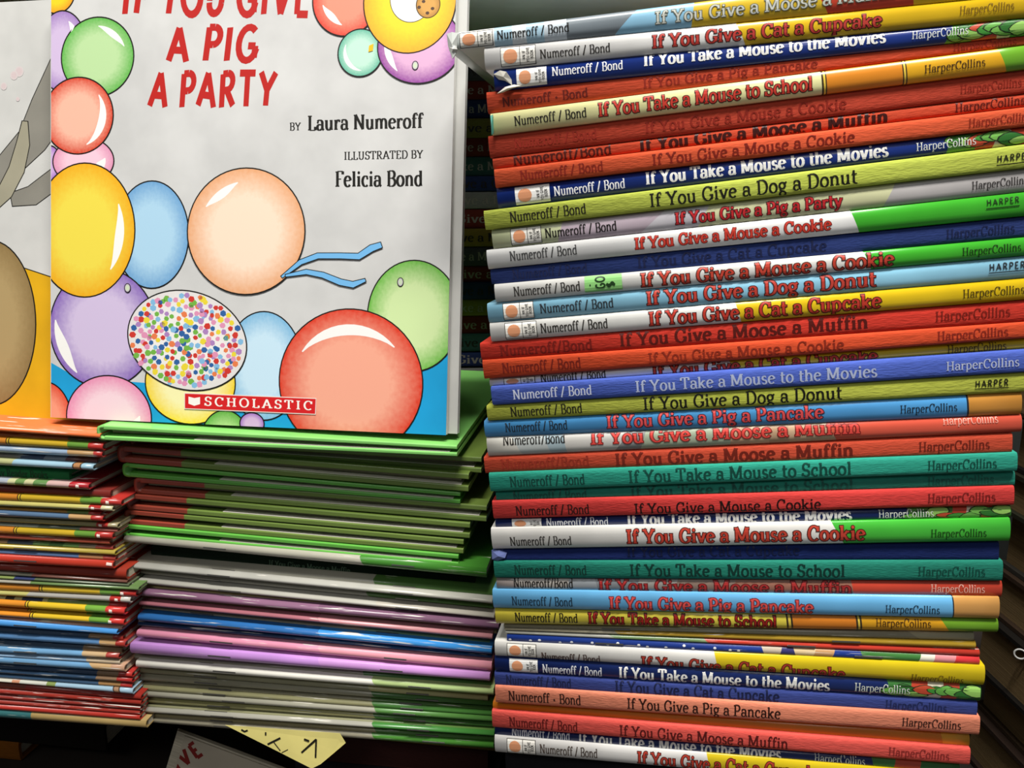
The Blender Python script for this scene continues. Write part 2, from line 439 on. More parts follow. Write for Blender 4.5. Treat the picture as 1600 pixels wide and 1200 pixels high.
# ------------------------------------------------------------------ the tall stack of hardcovers
ORD = ('first second third fourth fifth sixth seventh eighth ninth tenth eleventh twelfth thirteenth fourteenth fifteenth sixteenth '
       'seventeenth eighteenth nineteenth twentieth twenty-first twenty-second twenty-third twenty-fourth twenty-fifth twenty-sixth '
       'twenty-seventh twenty-eighth twenty-ninth thirtieth thirty-first thirty-second thirty-third thirty-fourth thirty-fifth '
       'thirty-sixth thirty-seventh thirty-eighth thirty-ninth fortieth forty-first forty-second forty-third forty-fourth forty-fifth '
       'forty-sixth forty-seventh forty-eighth forty-ninth fiftieth').split()
PAGES = mat('#cfc6b0', 'pages')
STEEL = mat('#8d8c88', 'metal')
INK = mat('#15130f', 'ink')
T_GIVE = 'If You Give a '; T_TAKE = 'If You Take a '
MOOSE, CAT, MOVIES, PIG = T_GIVE + 'Moose a Muffin', T_GIVE + 'Cat a Cupcake', T_TAKE + 'Mouse to the Movies', T_GIVE + 'Pig a Pancake'
SCHOOL, COOKIE, DONUT, PARTY = T_TAKE + 'Mouse to School', T_GIVE + 'Mouse a Cookie', T_GIVE + 'Dog a Donut', T_GIVE + 'Pig a Party'
NB, NB2, NDB, HC, HP = 'Numeroff / Bond', 'Numeroff/Bond', 'Numeroff . Bond', 'HarperCollins', 'HARPER'
# boundaries between the spines: image y at x=765, image y at the second column
BND = [(43, 3, 1080), (73, -10, 1600), (109, 27, 1600), (143, 55, 1600), (177, 70, 1600), (212, 108, 1600), (247, 146, 1600), (265, 167, 1600),
       (295, 198, 1600), (328, 225, 1600), (359, 263, 1600), (390, 300, 1600), (421, 338, 1600), (445, 371, 1600), (474, 400, 1600),
       (505, 435, 1600), (535, 469, 1600), (562, 503, 1600), (592, 529, 1600), (605, 547, 1600), (634, 582, 1600), (658, 613, 1600),
       (684, 648.5, 1600), (714, 676, 1597), (740, 708, 1582), (769, 737, 1590), (783.5, 760, 1586), (811.5, 790, 1585), (826.5, 811, 1580),
       (859.5, 847, 1579), (877.5, 877, 1561), (903.5, 909, 1567), (922.5, 935, 1566), (951.5, 969, 1562), (976, 990, 1560),
       (980.5, 1003, 1522), (985, 1016, 1525), (990.5, 1028, 1531), (1002.5, 1041.5, 1531), (1026, 1073, 1539), (1050, 1098, 1533),
       (1072, 1121, 1527), (1098, 1150, 1531), (1110.5, 1171, 1515), (1137, 1197, 1516), (1150, 1212, 1500), (1176.5, 1240, 1500)]
BL_ = [line(765, a, c, b) for a, b, c in BND]
RED, RED2, REDO = '#c94c31', '#b8432f', '#d95a37'
WHITE, NAVYG, NAVYC, LIME, TEAL = '#e9e8e4', '#17307c', '#2a3a72', '#b9c552', '#2f9d86'
YEL, GRN, SKY, WOOD = '#e5c11b', '#3fae2c', '#8cc4dd', '#c98a3a'
DRED, TRED = '#5e150d', '#b83a32'
def G(c): return mat(c, 'gloss')
def C(c): return mat(c, 'cloth')
# each: xl, xr, recess(mm), kind, segments, author(text,x0,x1,colour,cap,v), title(text,x0,x1,colour,outline,cap,v,weight), publisher(text,x0,x1,colour,cap,v), logo(x0,x1), description
S_ = [
 (700, 1590, 0, 'g', [(718, None, '#c3c9c4'), (772, None, WHITE), (800, None, '#a9cbdd'), (822, None, '#d8e0e4'), (850, None, '#a9cbdd'), (885, None, '#c5d0d8'), (995, 960, '#79838a'), (1085, 1080, '#8fc3e0'), (1270, 1295, '#dcb92a'), (1420, 1430, '#c8432c'), (0, 0, YEL)],
  (NB, 776, 890, '#15130f', 14, .55), (MOOSE, 1023, 1400, '#c9ccc4', '#6b6a55', 20, .5, .11), None, (718, 770), 'pale blue and yellow jacketed hardcover with a crumpled overhanging end'),
 (757, 1640, 0, 'g', [(1150, 1165, '#e4e3e0'), (0, 0, '#dcb41c')],
  (NB, 843, 954, '#2a2723', 14, .45), (CAT, 1018, 1378, TRED, '#3a100c', 21, .5, .15), (HC, 1499, 1585, '#7a5c14', 13, .55), (782, 837), 'white spine turning yellow under the pale blue jacket'),
 (772, 1640, .6, 'g', [(1490, 1478, NAVYG), (1528, 1520, '#4f9a3a'), (1552, 1560, '#b8482f'), (1585, 1580, '#d9d3b8'), (0, 0, '#3f8f35')],
  (NB, 862, 974, '#e8e8e8', 14, .62), (MOVIES, 1005, 1384, '#ecebe6', None, 19, .72, .2), (HC, 1424, 1513, '#cfd3cf', 13, .62), (807, 854), 'glossy navy spine with a torn white corner'),
 (761, 1640, 2.0, 'c', [(0, 0, RED)], (NDB, 784, 919, DRED, 15, .42), (PIG, 1004, 1278, '#8a2416', None, 16, .55, .13), (HC, 1489, 1589, '#8a2416', 13, .5), None, 'orange-red cloth spine tucked above a cream jacket'),
 (767, 1640, -.6, 'g', [(1283, 1285, '#e9e6a8'), (1286, 1288, '#3a2d18'), (1289, 1291, '#e9c94a'), (1291, 1293, '#3a2d18'), (1409, 1412, '#df8a25'), (1411, 1414, '#3a2d18'), (1414, 1417, '#e9c94a'), (1416, 1419, '#3a2d18'), (1560, 1575, '#e0a81f'), (0, 0, '#6eab2c')],
  (NB, 803, 917, '#15130f', 15, .5), (SCHOOL, 934, 1270, '#c2392b', '#33100c', 22, .52, .15), (HC, 1444, 1540, '#3a2413', 13, .5), None, 'cream spine with orange band and green end'),
 (764, 1640, 1.4, 'c', [(0, 0, RED2)], (NB, 803, 933, '#8c2416', 15, .5), (COOKIE, 1007, 1323, '#8c2416', None, 17, .5, .13), (HC, 1500, 1597, '#8c2416', 13, .5), None, 'dull red cloth spine directly under the cream jacket'),
 (770, 1640, 2.0, 'c', [(0, 0, RED)], (NB2, 801, 956, '#45100a', 18, .55), (MOOSE, 998, 1388, '#3a0e0a', None, 21, .52, .2), (HC, 1492, 1602, '#5a150e', 15, .5), None, 'narrow red cloth spine with bold half-hidden dark title'),
 (773, 1640, -.8, 'c', [(0, 0, REDO)], (NB, 812, 943, '#7c1d10', 15, .5), (COOKIE, 1018, 1336, '#7c1d10', None, 18, .5, .13), (HC, 1513, 1612, '#8c2416', 13, .5), None, 'bright vermilion cloth spine above a navy jacket'),
 (777, 1640, .4, 'g', [(1484, 1480, NAVYG), (1530, 1524, '#5d9a40'), (1560, 1552, '#c4452f'), (1580, 1590, '#dfd8bf'), (0, 0, '#c4452f')],
  (NB, 865, 977, '#e8e8e8', 15, .5), (MOVIES, 1008, 1388, '#ecebe6', None, 20, .6, .2), (HC, 1431, 1525, '#d6dad2', 13, .55), (805, 859), 'clean navy jacket with white title between vermilion and lime spines'),
 (757, 1640, -.8, 'c', [(0, 0, LIME)], (NB, 796, 916, '#1d1c10', 16, .5), (DONUT, 1014, 1340, '#17170e', None, 22, .5, .13), (HP, 1557, 1612, '#1d1c10', 10, .5), None, 'lime green cloth spine under the clean navy jacket'),
 (769, 1640, .5, 'g', [(880, 870, '#c3c9a0'), (1040, 1000, '#b9a9b4'), (1110, 1090, '#c6c2c8'), (1400, 1380, '#cfd0a4'), (0, 0, '#b5b1b0')],
  (NB, 851, 964, '#15130f', 15, .5), (PARTY, 1054, 1316, '#b9252a', '#3a1012', 19, .5, .16), (HC, 1518, 1606, '#2f2b2a', 13, .5), (798, 846), 'pale lilac and sage jacketed spine with red title'),
 (761, 1640, 0, 'g', [(1330, 1343, '#e4e4e2'), (0, 0, GRN)], (NB, 796, 902, '#3a3a3a', 15, .55), (COOKIE, 991, 1299, '#c43a2c', '#7a1d16', 18, .52, .13), (HP, 1541, 1593, '#1a3a12', 9, .72), None, 'white spine ending bright green under the lilac jacket'),
 (767, 1640, 1.6, 'c', [(0, 0, NAVYC)], (NB, 800, 918, '#1a2145', 15, .5), (CAT, 995, 1292, '#1a2145', None, 18, .5, .14), (HC, 1478, 1586, '#1a2145', 14, .5), None, 'navy cloth spine between two white and green jackets'),
 (773, 1640, -.6, 'g', [(1350, 1362, '#e4e3de'), (0, 0, GRN)], (NB, 802, 907, '#2f2d2a', 15, .5), (COOKIE, 1000, 1397, '#bd4030', '#3a1a10', 22, .5, .15), (HC, 1503, 1596, '#17350f', 13, .5), None, 'white and green spine with a green price sticker'),
 (762, 1640, 0, 'g', [(0, 0, SKY)], (NB, 843, 959, '#2b3136', 15, .5), (DONUT, 1009, 1369, '#bd4034', '#43130f', 22, .55, .15), (HP, 1545, 1602, '#2b3136', 10, .62), (786, 834), 'light sky blue jacketed spine with red title'),
 (766, 1640, -.3, 'g', [(1150, 1158, '#e4e3de'), (0, 0, '#e0bd17')], (NB, 844, 950, '#2a2723', 15, .5), (CAT, 1013, 1377, '#b83628', '#3a100c', 22, .52, .15), (HC, 1504, 1601, '#4a3a0c', 14, .5), (789, 839), 'white spine turning yellow under the sky blue one'),
 (751, 1640, .8, 'c', [(0, 0, '#cf3a2c')], (NB2, 780, 926, '#6e160f', 17, .45), (MOOSE, 967, 1357, '#571610', None, 21, .55, .16), (HC, 1461, 1579, '#7a1d14', 15, .55), None, 'scarlet cloth spine that juts out past its neighbours'),
 (755, 1640, .2, 'c', [(0, 0, '#d8502d')], (NB, 784, 908, '#6b1a10', 16, .5), (COOKIE, 1012, 1319, '#8c2a18', None, 17, .45, .13), (HC, 1464, 1576, '#86241a', 15, .5), None, 'orange cloth spine beneath the jutting scarlet one'),
 (765, 1640, 2.2, 'g', [(1140, 1146, '#dcdce0'), (0, 0, '#d3b21c')], (NB, 844, 947, '#2a2723', 14, .62), (CAT, 1018, 1371, '#b83628', '#3a100c', 21, .42, .15), (HC, 1480, 1573, '#4a3a0c', 13, .5), (787, 836), 'sunken white and yellow spine above a faded blue one'),
 (768, 1640, -1.0, 'c', [(0, 0, '#4f66c0')], (NB, 801, 925, '#b9bfd2', 15, .5), (MOVIES, 992, 1371, '#a9b3cf', None, 18, .5, .14), (HC, 1478, 1593, '#b5bdd4', 14, .5), None, 'faded cornflower blue cloth spine with silver title'),
 (761, 1625, .2, 'c', [(0, 0, '#b4bb4a')], (NB, 797, 910, '#1d1c10', 15, .5), (DONUT, 1004, 1316, '#17170e', None, 20, .52, .13), (HP, 1523, 1576, '#1d1c10', 10, .55), None, 'olive lime cloth spine under the faded blue one'),
 (757, 1597, .6, 'g', [(1510, 1512, '#4f9bd6'), (1513, 1515, '#1b2430'), (0, 0, WOOD)], (NB, 789, 887, '#1c2630', 14, .55), (PIG, 947, 1287, '#d14a4c', '#3a1a28', 20, .58, .15), (HC, 1406, 1496, '#182430', 13, .5), None, 'mid blue spine with a wood-brown end'),
 (761, 1597, .6, 'g', [(800, 815, '#cfccc2'), (850, 860, '#b9bfbd'), (880, 885, '#a3b6bd'), (985, 960, '#c9c6c0'), (1010, 1000, '#8f8f8e'), (1145, 1140, '#a9b59c'), (1170, 1172, '#c7a384'), (1200, 1202, '#cfae8c'), (1232, 1234, '#bd9c7c'), (1265, 1268, '#cfae8c'), (1292, 1308, '#c4a484'), (0, 0, '#dc5a44')],
  (NB2, 786, 884, '#1a1713', 14, .82), (MOOSE, 922, 1345, '#d8473f', '#7a1d1a', 20, .74, .13), (HC, 1473, 1560, '#e8a090', 12, .86), None, 'crinkled grey jacket turning coral with red outlined title'),
 (757, 1582, 1.2, 'c', [(0, 0, '#cd4f36')], (NB2, 782, 921, '#8a2b1c', 16, .5), (MOOSE, 960, 1334, '#6e2014', None, 20, .5, .17), (HC, 1435, 1547, '#6e2014', 15, .5), None, 'rust red cloth spine above two teal ones'),
 (765, 1590, -.6, 'c', [(0, 0, TEAL)], (NB, 796, 914, '#0d3b33', 16, .5), (SCHOOL, 981, 1331, '#0f463b', None, 20, .52, .14), (HC, 1449, 1558, '#0f463b', 15, .5), None, 'teal cloth spine under the rust red one'),
 (775, 1586, 1.8, 'c', [(0, 0, '#2a8a76')], (NB, 801, 917, '#14574a', 15, .4), (SCHOOL, 984, 1334, '#14574a', None, 18, .45, .14), (HC, 1449, 1554, '#14574a', 14, .55), None, 'half-hidden second teal cloth spine'),
 (770, 1585, 0, 'c', [(0, 0, '#d2403c')], (NB, 805, 921, '#2a0c0a', 15, .42), (COOKIE, 990, 1283, '#1f0b09', None, 17, .35, .12), (HC, 1449, 1556, '#7a1d1a', 14, .5), None, 'crimson cloth spine under the teal pair'),
 (774, 1580, 1.6, 'g', [(1418, 1424, '#14275f'), (1462, 1458, '#4f8a3a'), (1490, 1484, '#3f6f30'), (1512, 1506, '#c4452f'), (1532, 1528, '#dfd8bf'), (1552, 1548, '#c4452f'), (0, 0, '#3f7a30')],
  (NB, 853, 951, '#d8dade', 12, .5), (MOVIES, 979, 1331, '#e6e5e0', None, 17, .62, .2), (HC, 1372, 1459, '#c9cfc4', 12, .6), (800, 846), 'narrow navy jacket between crimson and white spines'),
 (768, 1579, -.8, 'g', [(1300, 1319, '#eceae4'), (0, 0, '#45b73a')], (NB, 796, 893, '#2f2d2a', 14, .38), (COOKIE, 978, 1352, '#bd4030', '#43130f', 22, .5, .15), (HC, 1454, 1542, '#17450f', 13, .42), None, 'glossy white spine with a vivid green end'),
 (770, 1561, 1.6, 'c', [(787, 782, '#4a5590'), (0, 0, '#1d2c66')], None, (CAT, 979, 1250, '#131c42', None, 14, .7, .14), None, None, 'torn dark navy cloth spine with frayed threads'),
 (772, 1567, 0, 'c', [(0, 0, '#24806c')], (NB, 803, 917, '#0b332b', 15, .5), (SCHOOL, 983, 1321, '#0b332b', None, 19, .5, .14), (HC, 1434, 1540, '#0f463b', 14, .5), None, 'deep teal cloth spine under the torn navy one'),
 (776, 1566, 1.0, 'g', [(800, 815, '#8f8580'), (890, 885, '#a9a39c'), (930, 935, '#8d9296'), (1000, 990, '#7a7e82'), (1060, 1050, '#9a9690'), (1150, 1145, '#8a7468'), (1330, 1335, '#9c6a58'), (0, 0, '#cc4632')],
  (NB2, 802, 896, '#1a1713', 14, .62), (MOOSE, 934, 1332, '#a52d2c', '#5c1413', 18, .5, .12), (HC, 1454, 1539, '#e0a898', 12, .55), None, 'murky grey jacket turning red under deep teal'),
 (770, 1562, -1.0, 'g', [(1488, 1490, '#6fb9ea'), (1490, 1492, '#1b2430'), (0, 0, '#d49b55')], (NB, 799, 895, '#1d3345', 14, .45), (PIG, 951, 1271, '#d8504c', '#6e1f24', 20, .42, .14), (HC, 1383, 1469, '#1d3345', 13, .4), None, 'light blue spine with a tan wooden end'),
 (774, 1560, .2, 'g', [(1228, 1230, '#dccb48'), (1231, 1233, '#3a2d18'), (1235, 1237, '#dcc04a'), (1238, 1240, '#3a2d18'), (1337, 1339, '#cf7a22'), (1340, 1342, '#3a2d18'), (1343, 1345, '#dcc04a'), (1346, 1348, '#3a2d18'), (1470, 1485, '#d59a1c'), (0, 0, '#6a9a26')],
  (NB, 804, 903, '#1a160a', 14, .5), (SCHOOL, 918, 1214, '#8c1c14', '#2c0c08', 18, .5, .15), (HC, 1368, 1455, '#4a2f10', 12, .62), None, 'mustard spine with orange band and green end'),
 (787, 1522, 2.4, 'p', [(1420, 1440, '#8f8a74'), (0, 0, '#a8a184')], None, None, None, None, 'thin grey staple-bound booklet under the mustard spine'),
 (788, 1525, 2.2, 'p', [(960, 970, '#a39c84'), (0, 0, '#b9962f')], None, None, None, None, 'thin tan staple-bound booklet'),
 (790, 1531, 2.0, 'p', [(950, 970, '#9a9a90'), (1100, 1110, '#6f8a5a'), (0, 0, '#c23b2c')], None, None, None, None, 'thin red-ended staple-bound booklet'),
 (792, 1531, 1.4, 'p', [(1190, 1195, '#1f3a8a'), (1222, 1218, '#c9b9a4'), (1240, 1244, '#3b3a70'), (1275, 1270, '#e2c79a'), (1305, 1300, '#c99a6a'), (1345, 1350, '#1f3a8a'), (1440, 1435, '#3f7a3a'), (1462, 1458, '#e4e0cf'), (1495, 1490, '#d98a8f'), (0, 0, '#d63a3c')], None, None, None, None, 'navy booklet with white specks and a colourful end'),
 (773, 1539, 0, 'g', [(1116, 1122, '#e2e0da'), (0, 0, '#e0c61c')], (NB, 845, 938, '#4a3a34', 13, .2), (CAT, 1001, 1321, '#b03a2c', '#4a1a10', 19, .2, .13), (HC, 1424, 1507, '#6a5410', 12, .22), (792, 838), 'white spine turning yellow below the thin booklets'),
 (773, 1533, .6, 'g', [(1386, 1394, '#14275f'), (1425, 1420, '#3f7a3a'), (1450, 1446, '#c4452f'), (1475, 1470, '#dfd8bf'), (1500, 1495, '#b8482f'), (0, 0, '#2f6a30')],
  (NB, 847, 941, '#d8dade', 14, .42), (MOVIES, 966, 1297, '#e6e5e0', None, 18, .45, .18), (HC, 1335, 1422, '#c9cfc4', 13, .5), (796, 840), 'navy jacket beneath the lower white and yellow spine'),
 (773, 1527, .8, 'c', [(0, 0, '#3c4a8e')], (NB, 790, 893, '#1a2145', 14, .55), (CAT, 960, 1218, '#1a2145', None, 17, .55, .14), (HC, 1383, 1480, '#1f2a58', 13, .5), None, 'indigo cloth spine above the salmon one'),
 (774, 1531, -1.0, 'c', [(0, 0, '#e58a6c')], (NDB, 794, 908, '#2c130c', 15, .5), (PIG, 979, 1220, '#2c130c', None, 17, .5, .13), (HC, 1409, 1502, '#2c130c', 13, .5), None, 'salmon pink cloth spine near the bottom'),
 (770, 1515, 2.0, 'g', [(1470, 1475, '#c9741a'), (0, 0, '#d99a28')], None, None, None, None, 'narrow plain orange spine under the salmon one'),
 (769, 1516, -.8, 'c', [(0, 0, '#e45a50')], (NB, 795, 903, '#5c1613', 15, .45), (MOOSE, 967, 1232, '#571614', None, 17, .45, .13), (HC, 1388, 1484, '#8c2a26', 13, .5), None, 'coral cloth spine near the bottom'),
 (773, 1500, 1.4, 'g', [(1362, 1366, '#14275f'), (1400, 1396, '#3f7a3a'), (1440, 1436, '#b8482f'), (0, 0, '#2f6a30')], (NB, 799, 891, '#cfd2d8', 13, .72), (MOVIES, 903, 1221, '#e0dfda', None, 17, .62, .17), (HC, 1272, 1352, '#c9cfc4', 12, .6), None, 'narrow navy jacket under the coral spine'),
 (773, 1500, -.4, 'g', [(1104, 1110, '#dedcd8'), (0, 0, '#d8be1c')], (NB, 843, 934, '#4a3f38', 14, .5), (CAT, 995, 1285, '#b03a2c', '#4a1a10', 19, .45, .14), None, (792, 837), 'lowest white and yellow spine'),
]
def make_logo(b, x0, x1, boxed):
    """small imprint label: frame, a plain oval spot and three upright lines of small capitals"""
    w = x1 - x0; rim = INK
    base = b.patch('imprint_logo', [(x0, .06), (x1, .06), (x1, .94), (x0, .94)], G('#e6e3da') if boxed else G(WHITE), .00010)
    if base is None: return
    spot = [(x0 + w * .28 + w * .2 * math.cos(t * math.pi / 8), .5 + .34 * math.sin(t * math.pi / 8)) for t in range(16)]
    b.patch('spot_print', spot, mat('#cf8f68', 'ink'), .00018, base)
    for (a, c, d, e) in ((x0, x0 + .9, .06, .94), (x1 - .9, x1, .06, .94), (x0 + w * .54, x0 + w * .54 + .8, .06, .94), (x0, x1, .06, .085), (x0, x1, .915, .94)):
        if boxed: b.patch('frame_line', [(a, d), (c, d), (c, e), (a, e)], rim, .00020, base)
    for i, t in enumerate(('AN IF', 'YOU GIVE', 'BOOK')):
        P, tw = text_polys(t, thick=.17, serif=False, track=.06)
        xa = b.lx(x0 + w * (.70 + i * .115)); s0, s1 = (.30, .70) if i != 1 else (.16, .84)
        capx = b.px_size(x0) * w * .085
        res = []
        for p in P:
            res.append([(xa - Y * capx, s0 + X / tw * (s1 - s0)) for X, Y in p])
        polys_mesh('imprint_lettering', res, lambda x, q: (x, b.bulge_y(q) - .00020, b.zb(x) + q * (b.zt(x) - b.zb(x))), INK, base)
SEG_KIND = {'g': G, 'c': C, 'p': lambda c: mat(c, 'gloss', .35)}
RB = []
for i, (xl, xr, rec, kind, segs, au, ti, pu, lg, desc) in enumerate(S_):
    lab = desc + ', ' + ORD[i] + ' in the tall stack'
    nm = {'g': 'jacketed_book', 'c': 'clothbound_book', 'p': 'stapled_booklet'}[kind]
    b = Book(R_PLANE, xl, xr, BL_[i], BL_[i + 1], nm, lab, 'book', rec * .001, group='tall stack of hardcover picture books')
    RB.append(b)
    depth = {'g': .205, 'c': .203, 'p': .195}[kind] - rec * .001
    b.shell([(a, c, SEG_KIND[kind](col)) for a, c, col in segs], depth, {'g': .0022, 'c': .0024, 'p': .0004}[kind], {'g': .0014, 'c': .0009, 'p': .0010}[kind], {'g': 3.2, 'c': 5, 'p': 2.2}[kind])
    b.pages(depth, {'g': .0022, 'c': .0024, 'p': .0004}[kind], {'g': .003, 'c': .003, 'p': .0004}[kind], PAGES)
    if lg: make_logo(b, lg[0], lg[1], segs[0][2] != NAVYG and i not in (27, 39))
    def ink(c): return mat(c, 'ink')
    if au: b.lettering('author_lettering', au[0], au[1], au[2], au[4], ink(au[3]), au[5], thick=.15, thin=.065)
    if ti: b.lettering('title_lettering', ti[0], ti[1], ti[2], ti[5], ink(ti[3]), ti[6], ink(ti[4]) if ti[4] else None, thick=ti[7] * 1.12, thin=.08)
    if pu:
        if pu[0] == HP:
            o = b.lettering('publisher_lettering', HP, pu[1], pu[2], pu[4], ink(pu[3]), pu[5], serif=False, thick=.17, track=.1)
            y = pu[5] - .28
            b.patch('underline_print', [(pu[1], y), (pu[2], y), (pu[2], y + .045), (pu[1], y + .045)], ink(pu[3]), .00016)
        else:
            b.lettering('publisher_lettering', pu[0], pu[1], pu[2], pu[4], ink(pu[3]), pu[5], lift=.00036 if i in (2, 8, 27, 39) else .00016, thick=.13, thin=.06)
# price sticker on the fourteenth book
b = RB[13]
st = b.patch('price_sticker', [(913, .12), (972, .10), (972, 1.0), (914, 1.0)], mat('#8fd07a', 'paper'), .00020)
for t, px, s0, s1, hh in (('GO', 938, .26, .95, 14), ('$', 954, .28, .62, 12), ('.', 921, .4, .6, 8)):
    P, tw = text_polys(t, thick=.2, serif=False, track=.08)
    xa = b.lx(px); cx = b.px_size(px) * hh
    polys_mesh('price_lettering', [[(xa - (Y - .5) * cx, s0 + X / tw * (s1 - s0)) for X, Y in p] for p in P], lambda x, q: (x, b.bulge_y(min(q, 1)) - .0003, b.zb(x) + q * (b.zt(x) - b.zb(x))), mat('#1d3a1a', 'ink'), st)
# leaf and cap shapes printed on the navy jackets
rl = random.Random(3)
for i, x0, x1 in ((2, 1490, 1600), (8, 1484, 1600), (27, 1422, 1575), (39, 1392, 1530)):
    b = RB[i]
    for k in range(9):
        cx = x0 + (x1 - x0) * (k + .5) / 9; cs = .5 + rl.uniform(-.28, .28); a = rl.uniform(-.6, .6); rx, rs = rl.uniform(9, 17), rl.uniform(.18, .36)
        pts = [(cx + rx * math.cos(t * math.pi / 6) + a * 6 * math.sin(t * math.pi / 6), cs + rs * math.sin(t * math.pi / 6)) for t in range(12)]
        pts = [(x + (x - cx) * .35 * abs(math.cos(j * math.pi / 6)) ** 3, y + (y - cs) * .1) for j, (x, y) in enumerate(pts)]
        pts2 = [(cx + (x - cx) * 1.14, cs + (y - cs) * 1.14) for x, y in pts]
        col = ('#6fae4e', '#2f6d2c', '#8fbf5e', '#b8482f', '#3f8a36', '#5f9f45')[k % 6]
        o = b.patch('outline_print', pts2, mat('#20301a', 'ink'), .00012 + k * .00002)
        if o: b.patch('leaf_print', pts, mat(col, 'ink'), .00013 + k * .00002, o)
# staples and specks on the booklets
for i, px in ((34, 940), (35, 1300), (36, 1230), (37, 930), (37, 1335)):
    RB[i].staple(px, 44, STEEL)
for k in range(16):
    cx = 800 + k * 24 + rl.uniform(-8, 8); cs = rl.uniform(.3, .8)
    RB[37].patch('speck_print', [(cx + 2.6 * math.cos(t * math.pi / 3), cs + .16 * math.sin(t * math.pi / 3)) for t in range(6)], mat('#dfe0e2', 'ink'), .00012)
def crumple(b, pts, name, col, parent=None):
    """a bent flap of paper: fan of triangles given as (px, py, millimetres towards the viewer)"""
    v = [b.inv @ b.plane.at(x, y, b.recess - d * .001) for x, y, d in pts]
    n = len(v); c = sum(v, Vector()) / n - Vector((0, .0012, 0))
    vv = v + [c] + [p + Vector((0, .0006, 0)) for p in v] + [c + Vector((0, .0006, 0))]
    f = [(i, (i + 1) % n, n) for i in range(n)] + [((i + 1) % n + n + 1, i + n + 1, 2 * n + 1) for i in range(n)] + [(i, i + n + 1, (i + 1) % n + n + 1, (i + 1) % n) for i in range(n)]
    return link(name, vv, f, mat(col, 'paper'), None, parent or b.obj)
crumple(RB[2], [(771, 116, .4), (781, 110, 1.5), (791, 112, 2.2), (799, 124, .6), (800, 133, .3), (789, 126, 1.2), (779, 124, .5)], 'torn_flap', '#dcd8cc')
crumple(RB[2], [(777, 146, .4), (789, 136, 1.0), (803, 132, .7), (814, 134, .4), (800, 138, 1.0), (786, 144, .8)], 'torn_flap', '#d2cec2')
crumple(RB[0], [(698, 53, .6), (706, 50, .9), (716, 52, .2), (714, 72, .3), (712, 84, 1.5), (707, 92, 2.0), (704, 84, 1.5), (700, 72, .8)], 'crumpled_end', '#c9cdc8')
crumple(RB[0], [(701, 73, 1.0), (711, 72, 2.0), (715, 77, 1.6), (712, 83, 1.2), (706, 82, 2.0)], 'crumpled_end', '#d6d6d0')
crumple(RB[29], [(768, 860, .6), (780, 860, 1.0), (792, 864, .5), (789, 872, 1.2), (778, 876, .6), (769, 874, .8)], 'frayed_cloth', '#6a76ac')
crumple(RB[4], [(766, 181, .8), (770, 179, .5), (771, 208, .4), (768, 211, .8)], 'torn_edge', '#4f9c8c')
# books further down the tall stack, just below the picture
low = [(1176.5, 1240), (1208, 1270), (1244, 1310), (1290, 1362)]
for k in range(3):
    t = line(765, low[k][0], 1500, low[k][1]); bt = line(765, low[k + 1][0], 1500, low[k + 1][1])
    b = Book(R_PLANE, 790, 1490, t, bt, 'clothbound_book', ('black', 'dark green', 'dark brown')[k] + ' hardcover in shadow at the foot of the tall stack', 'book', .012, group='tall stack of hardcover picture books')
    b.shell([(0, 0, C(('#1c1c20', '#1d2a20', '#2c211b')[k]))], .19, .0024, .001); b.pages(.19, .0024, .003, PAGES)

# ------------------------------------------------------------------ middle stack: green hardcovers seen on their tail edges
GC, RC = mat('#62b045', 'gloss'), mat('#96402f', 'gloss')
GC1, GC2 = mat('#86cf6c', 'gloss'), mat('#71893f', 'gloss')
LINING = mat('#d5d2c2', 'paper')
def rounded_slab(name, b, xa, xb, zb, zt, depth, segx, mats, parent, r=.0006):
    """a board: box with a rounded front edge; zb/zt functions of x; segx cut positions, one material per piece"""
    xs = [xa] + segx + [xb]; v = []; f = []; mi = []
    for x in xs:
        lo, hi = zb(x), zt(x); h = hi - lo; rr = min(r, h * .4)
        for (y, z) in ((depth, lo), (rr, lo), (rr * .3, lo + rr * .4), (0, lo + rr), (0, hi - rr), (rr * .3, hi - rr * .4), (rr, hi), (depth, hi)):
            v.append((x, y, z))
    n = 8
    for j in range(len(xs) - 1):
        for k in range(n):
            a, c = j * n + k, j * n + (k + 1) % n
            f.append((a, a + n, c + n, c)); mi.append(j)
    f.append(tuple(range(n))[::1]); mi.append(0)
    f.append(tuple(range((len(xs) - 1) * n, len(xs) * n))[::-1]); mi.append(len(mats) - 1)
    return link(name, v, f, mats, mi, parent)
HB = [  # xl, xr, left top/bottom y, right top/bottom y, thickness of a board in px, red until px, description, recess mm
 (152, 714, 664, 688, 696, 714, 7, None, 'plain green hardcover on top of the green pile, carrying the leaning cover', 0),
 (205, 752, 687, 697, 714, 740, 8, 297, 'wide green hardcover with red end directly below the top one', 6),
 (184, 732, 696, 722, 740, 769, 9, 283, 'green hardcover whose rounded red end juts out', 1),
 (192, 719, 723, 745, 769, 788, 7, None, 'all green hardcover between two red-ended ones', 2),
 (210, 760, 746, 771, 790, 816, 8, 320, 'green hardcover with the longest red end, reaching far out', 3),
 (197, 734, 771, 796, 817, 842, 8, 292, 'green hardcover with red end, fifth from below', 2),
 (195, 724, 796, 819, 843, 866, 8, 288, 'lowest of the red-ended green hardcovers', 2),
 (192, 716, 819, 839, 867, 886, 7, None, 'lowest all green hardcover with a white lining showing', 1),
]
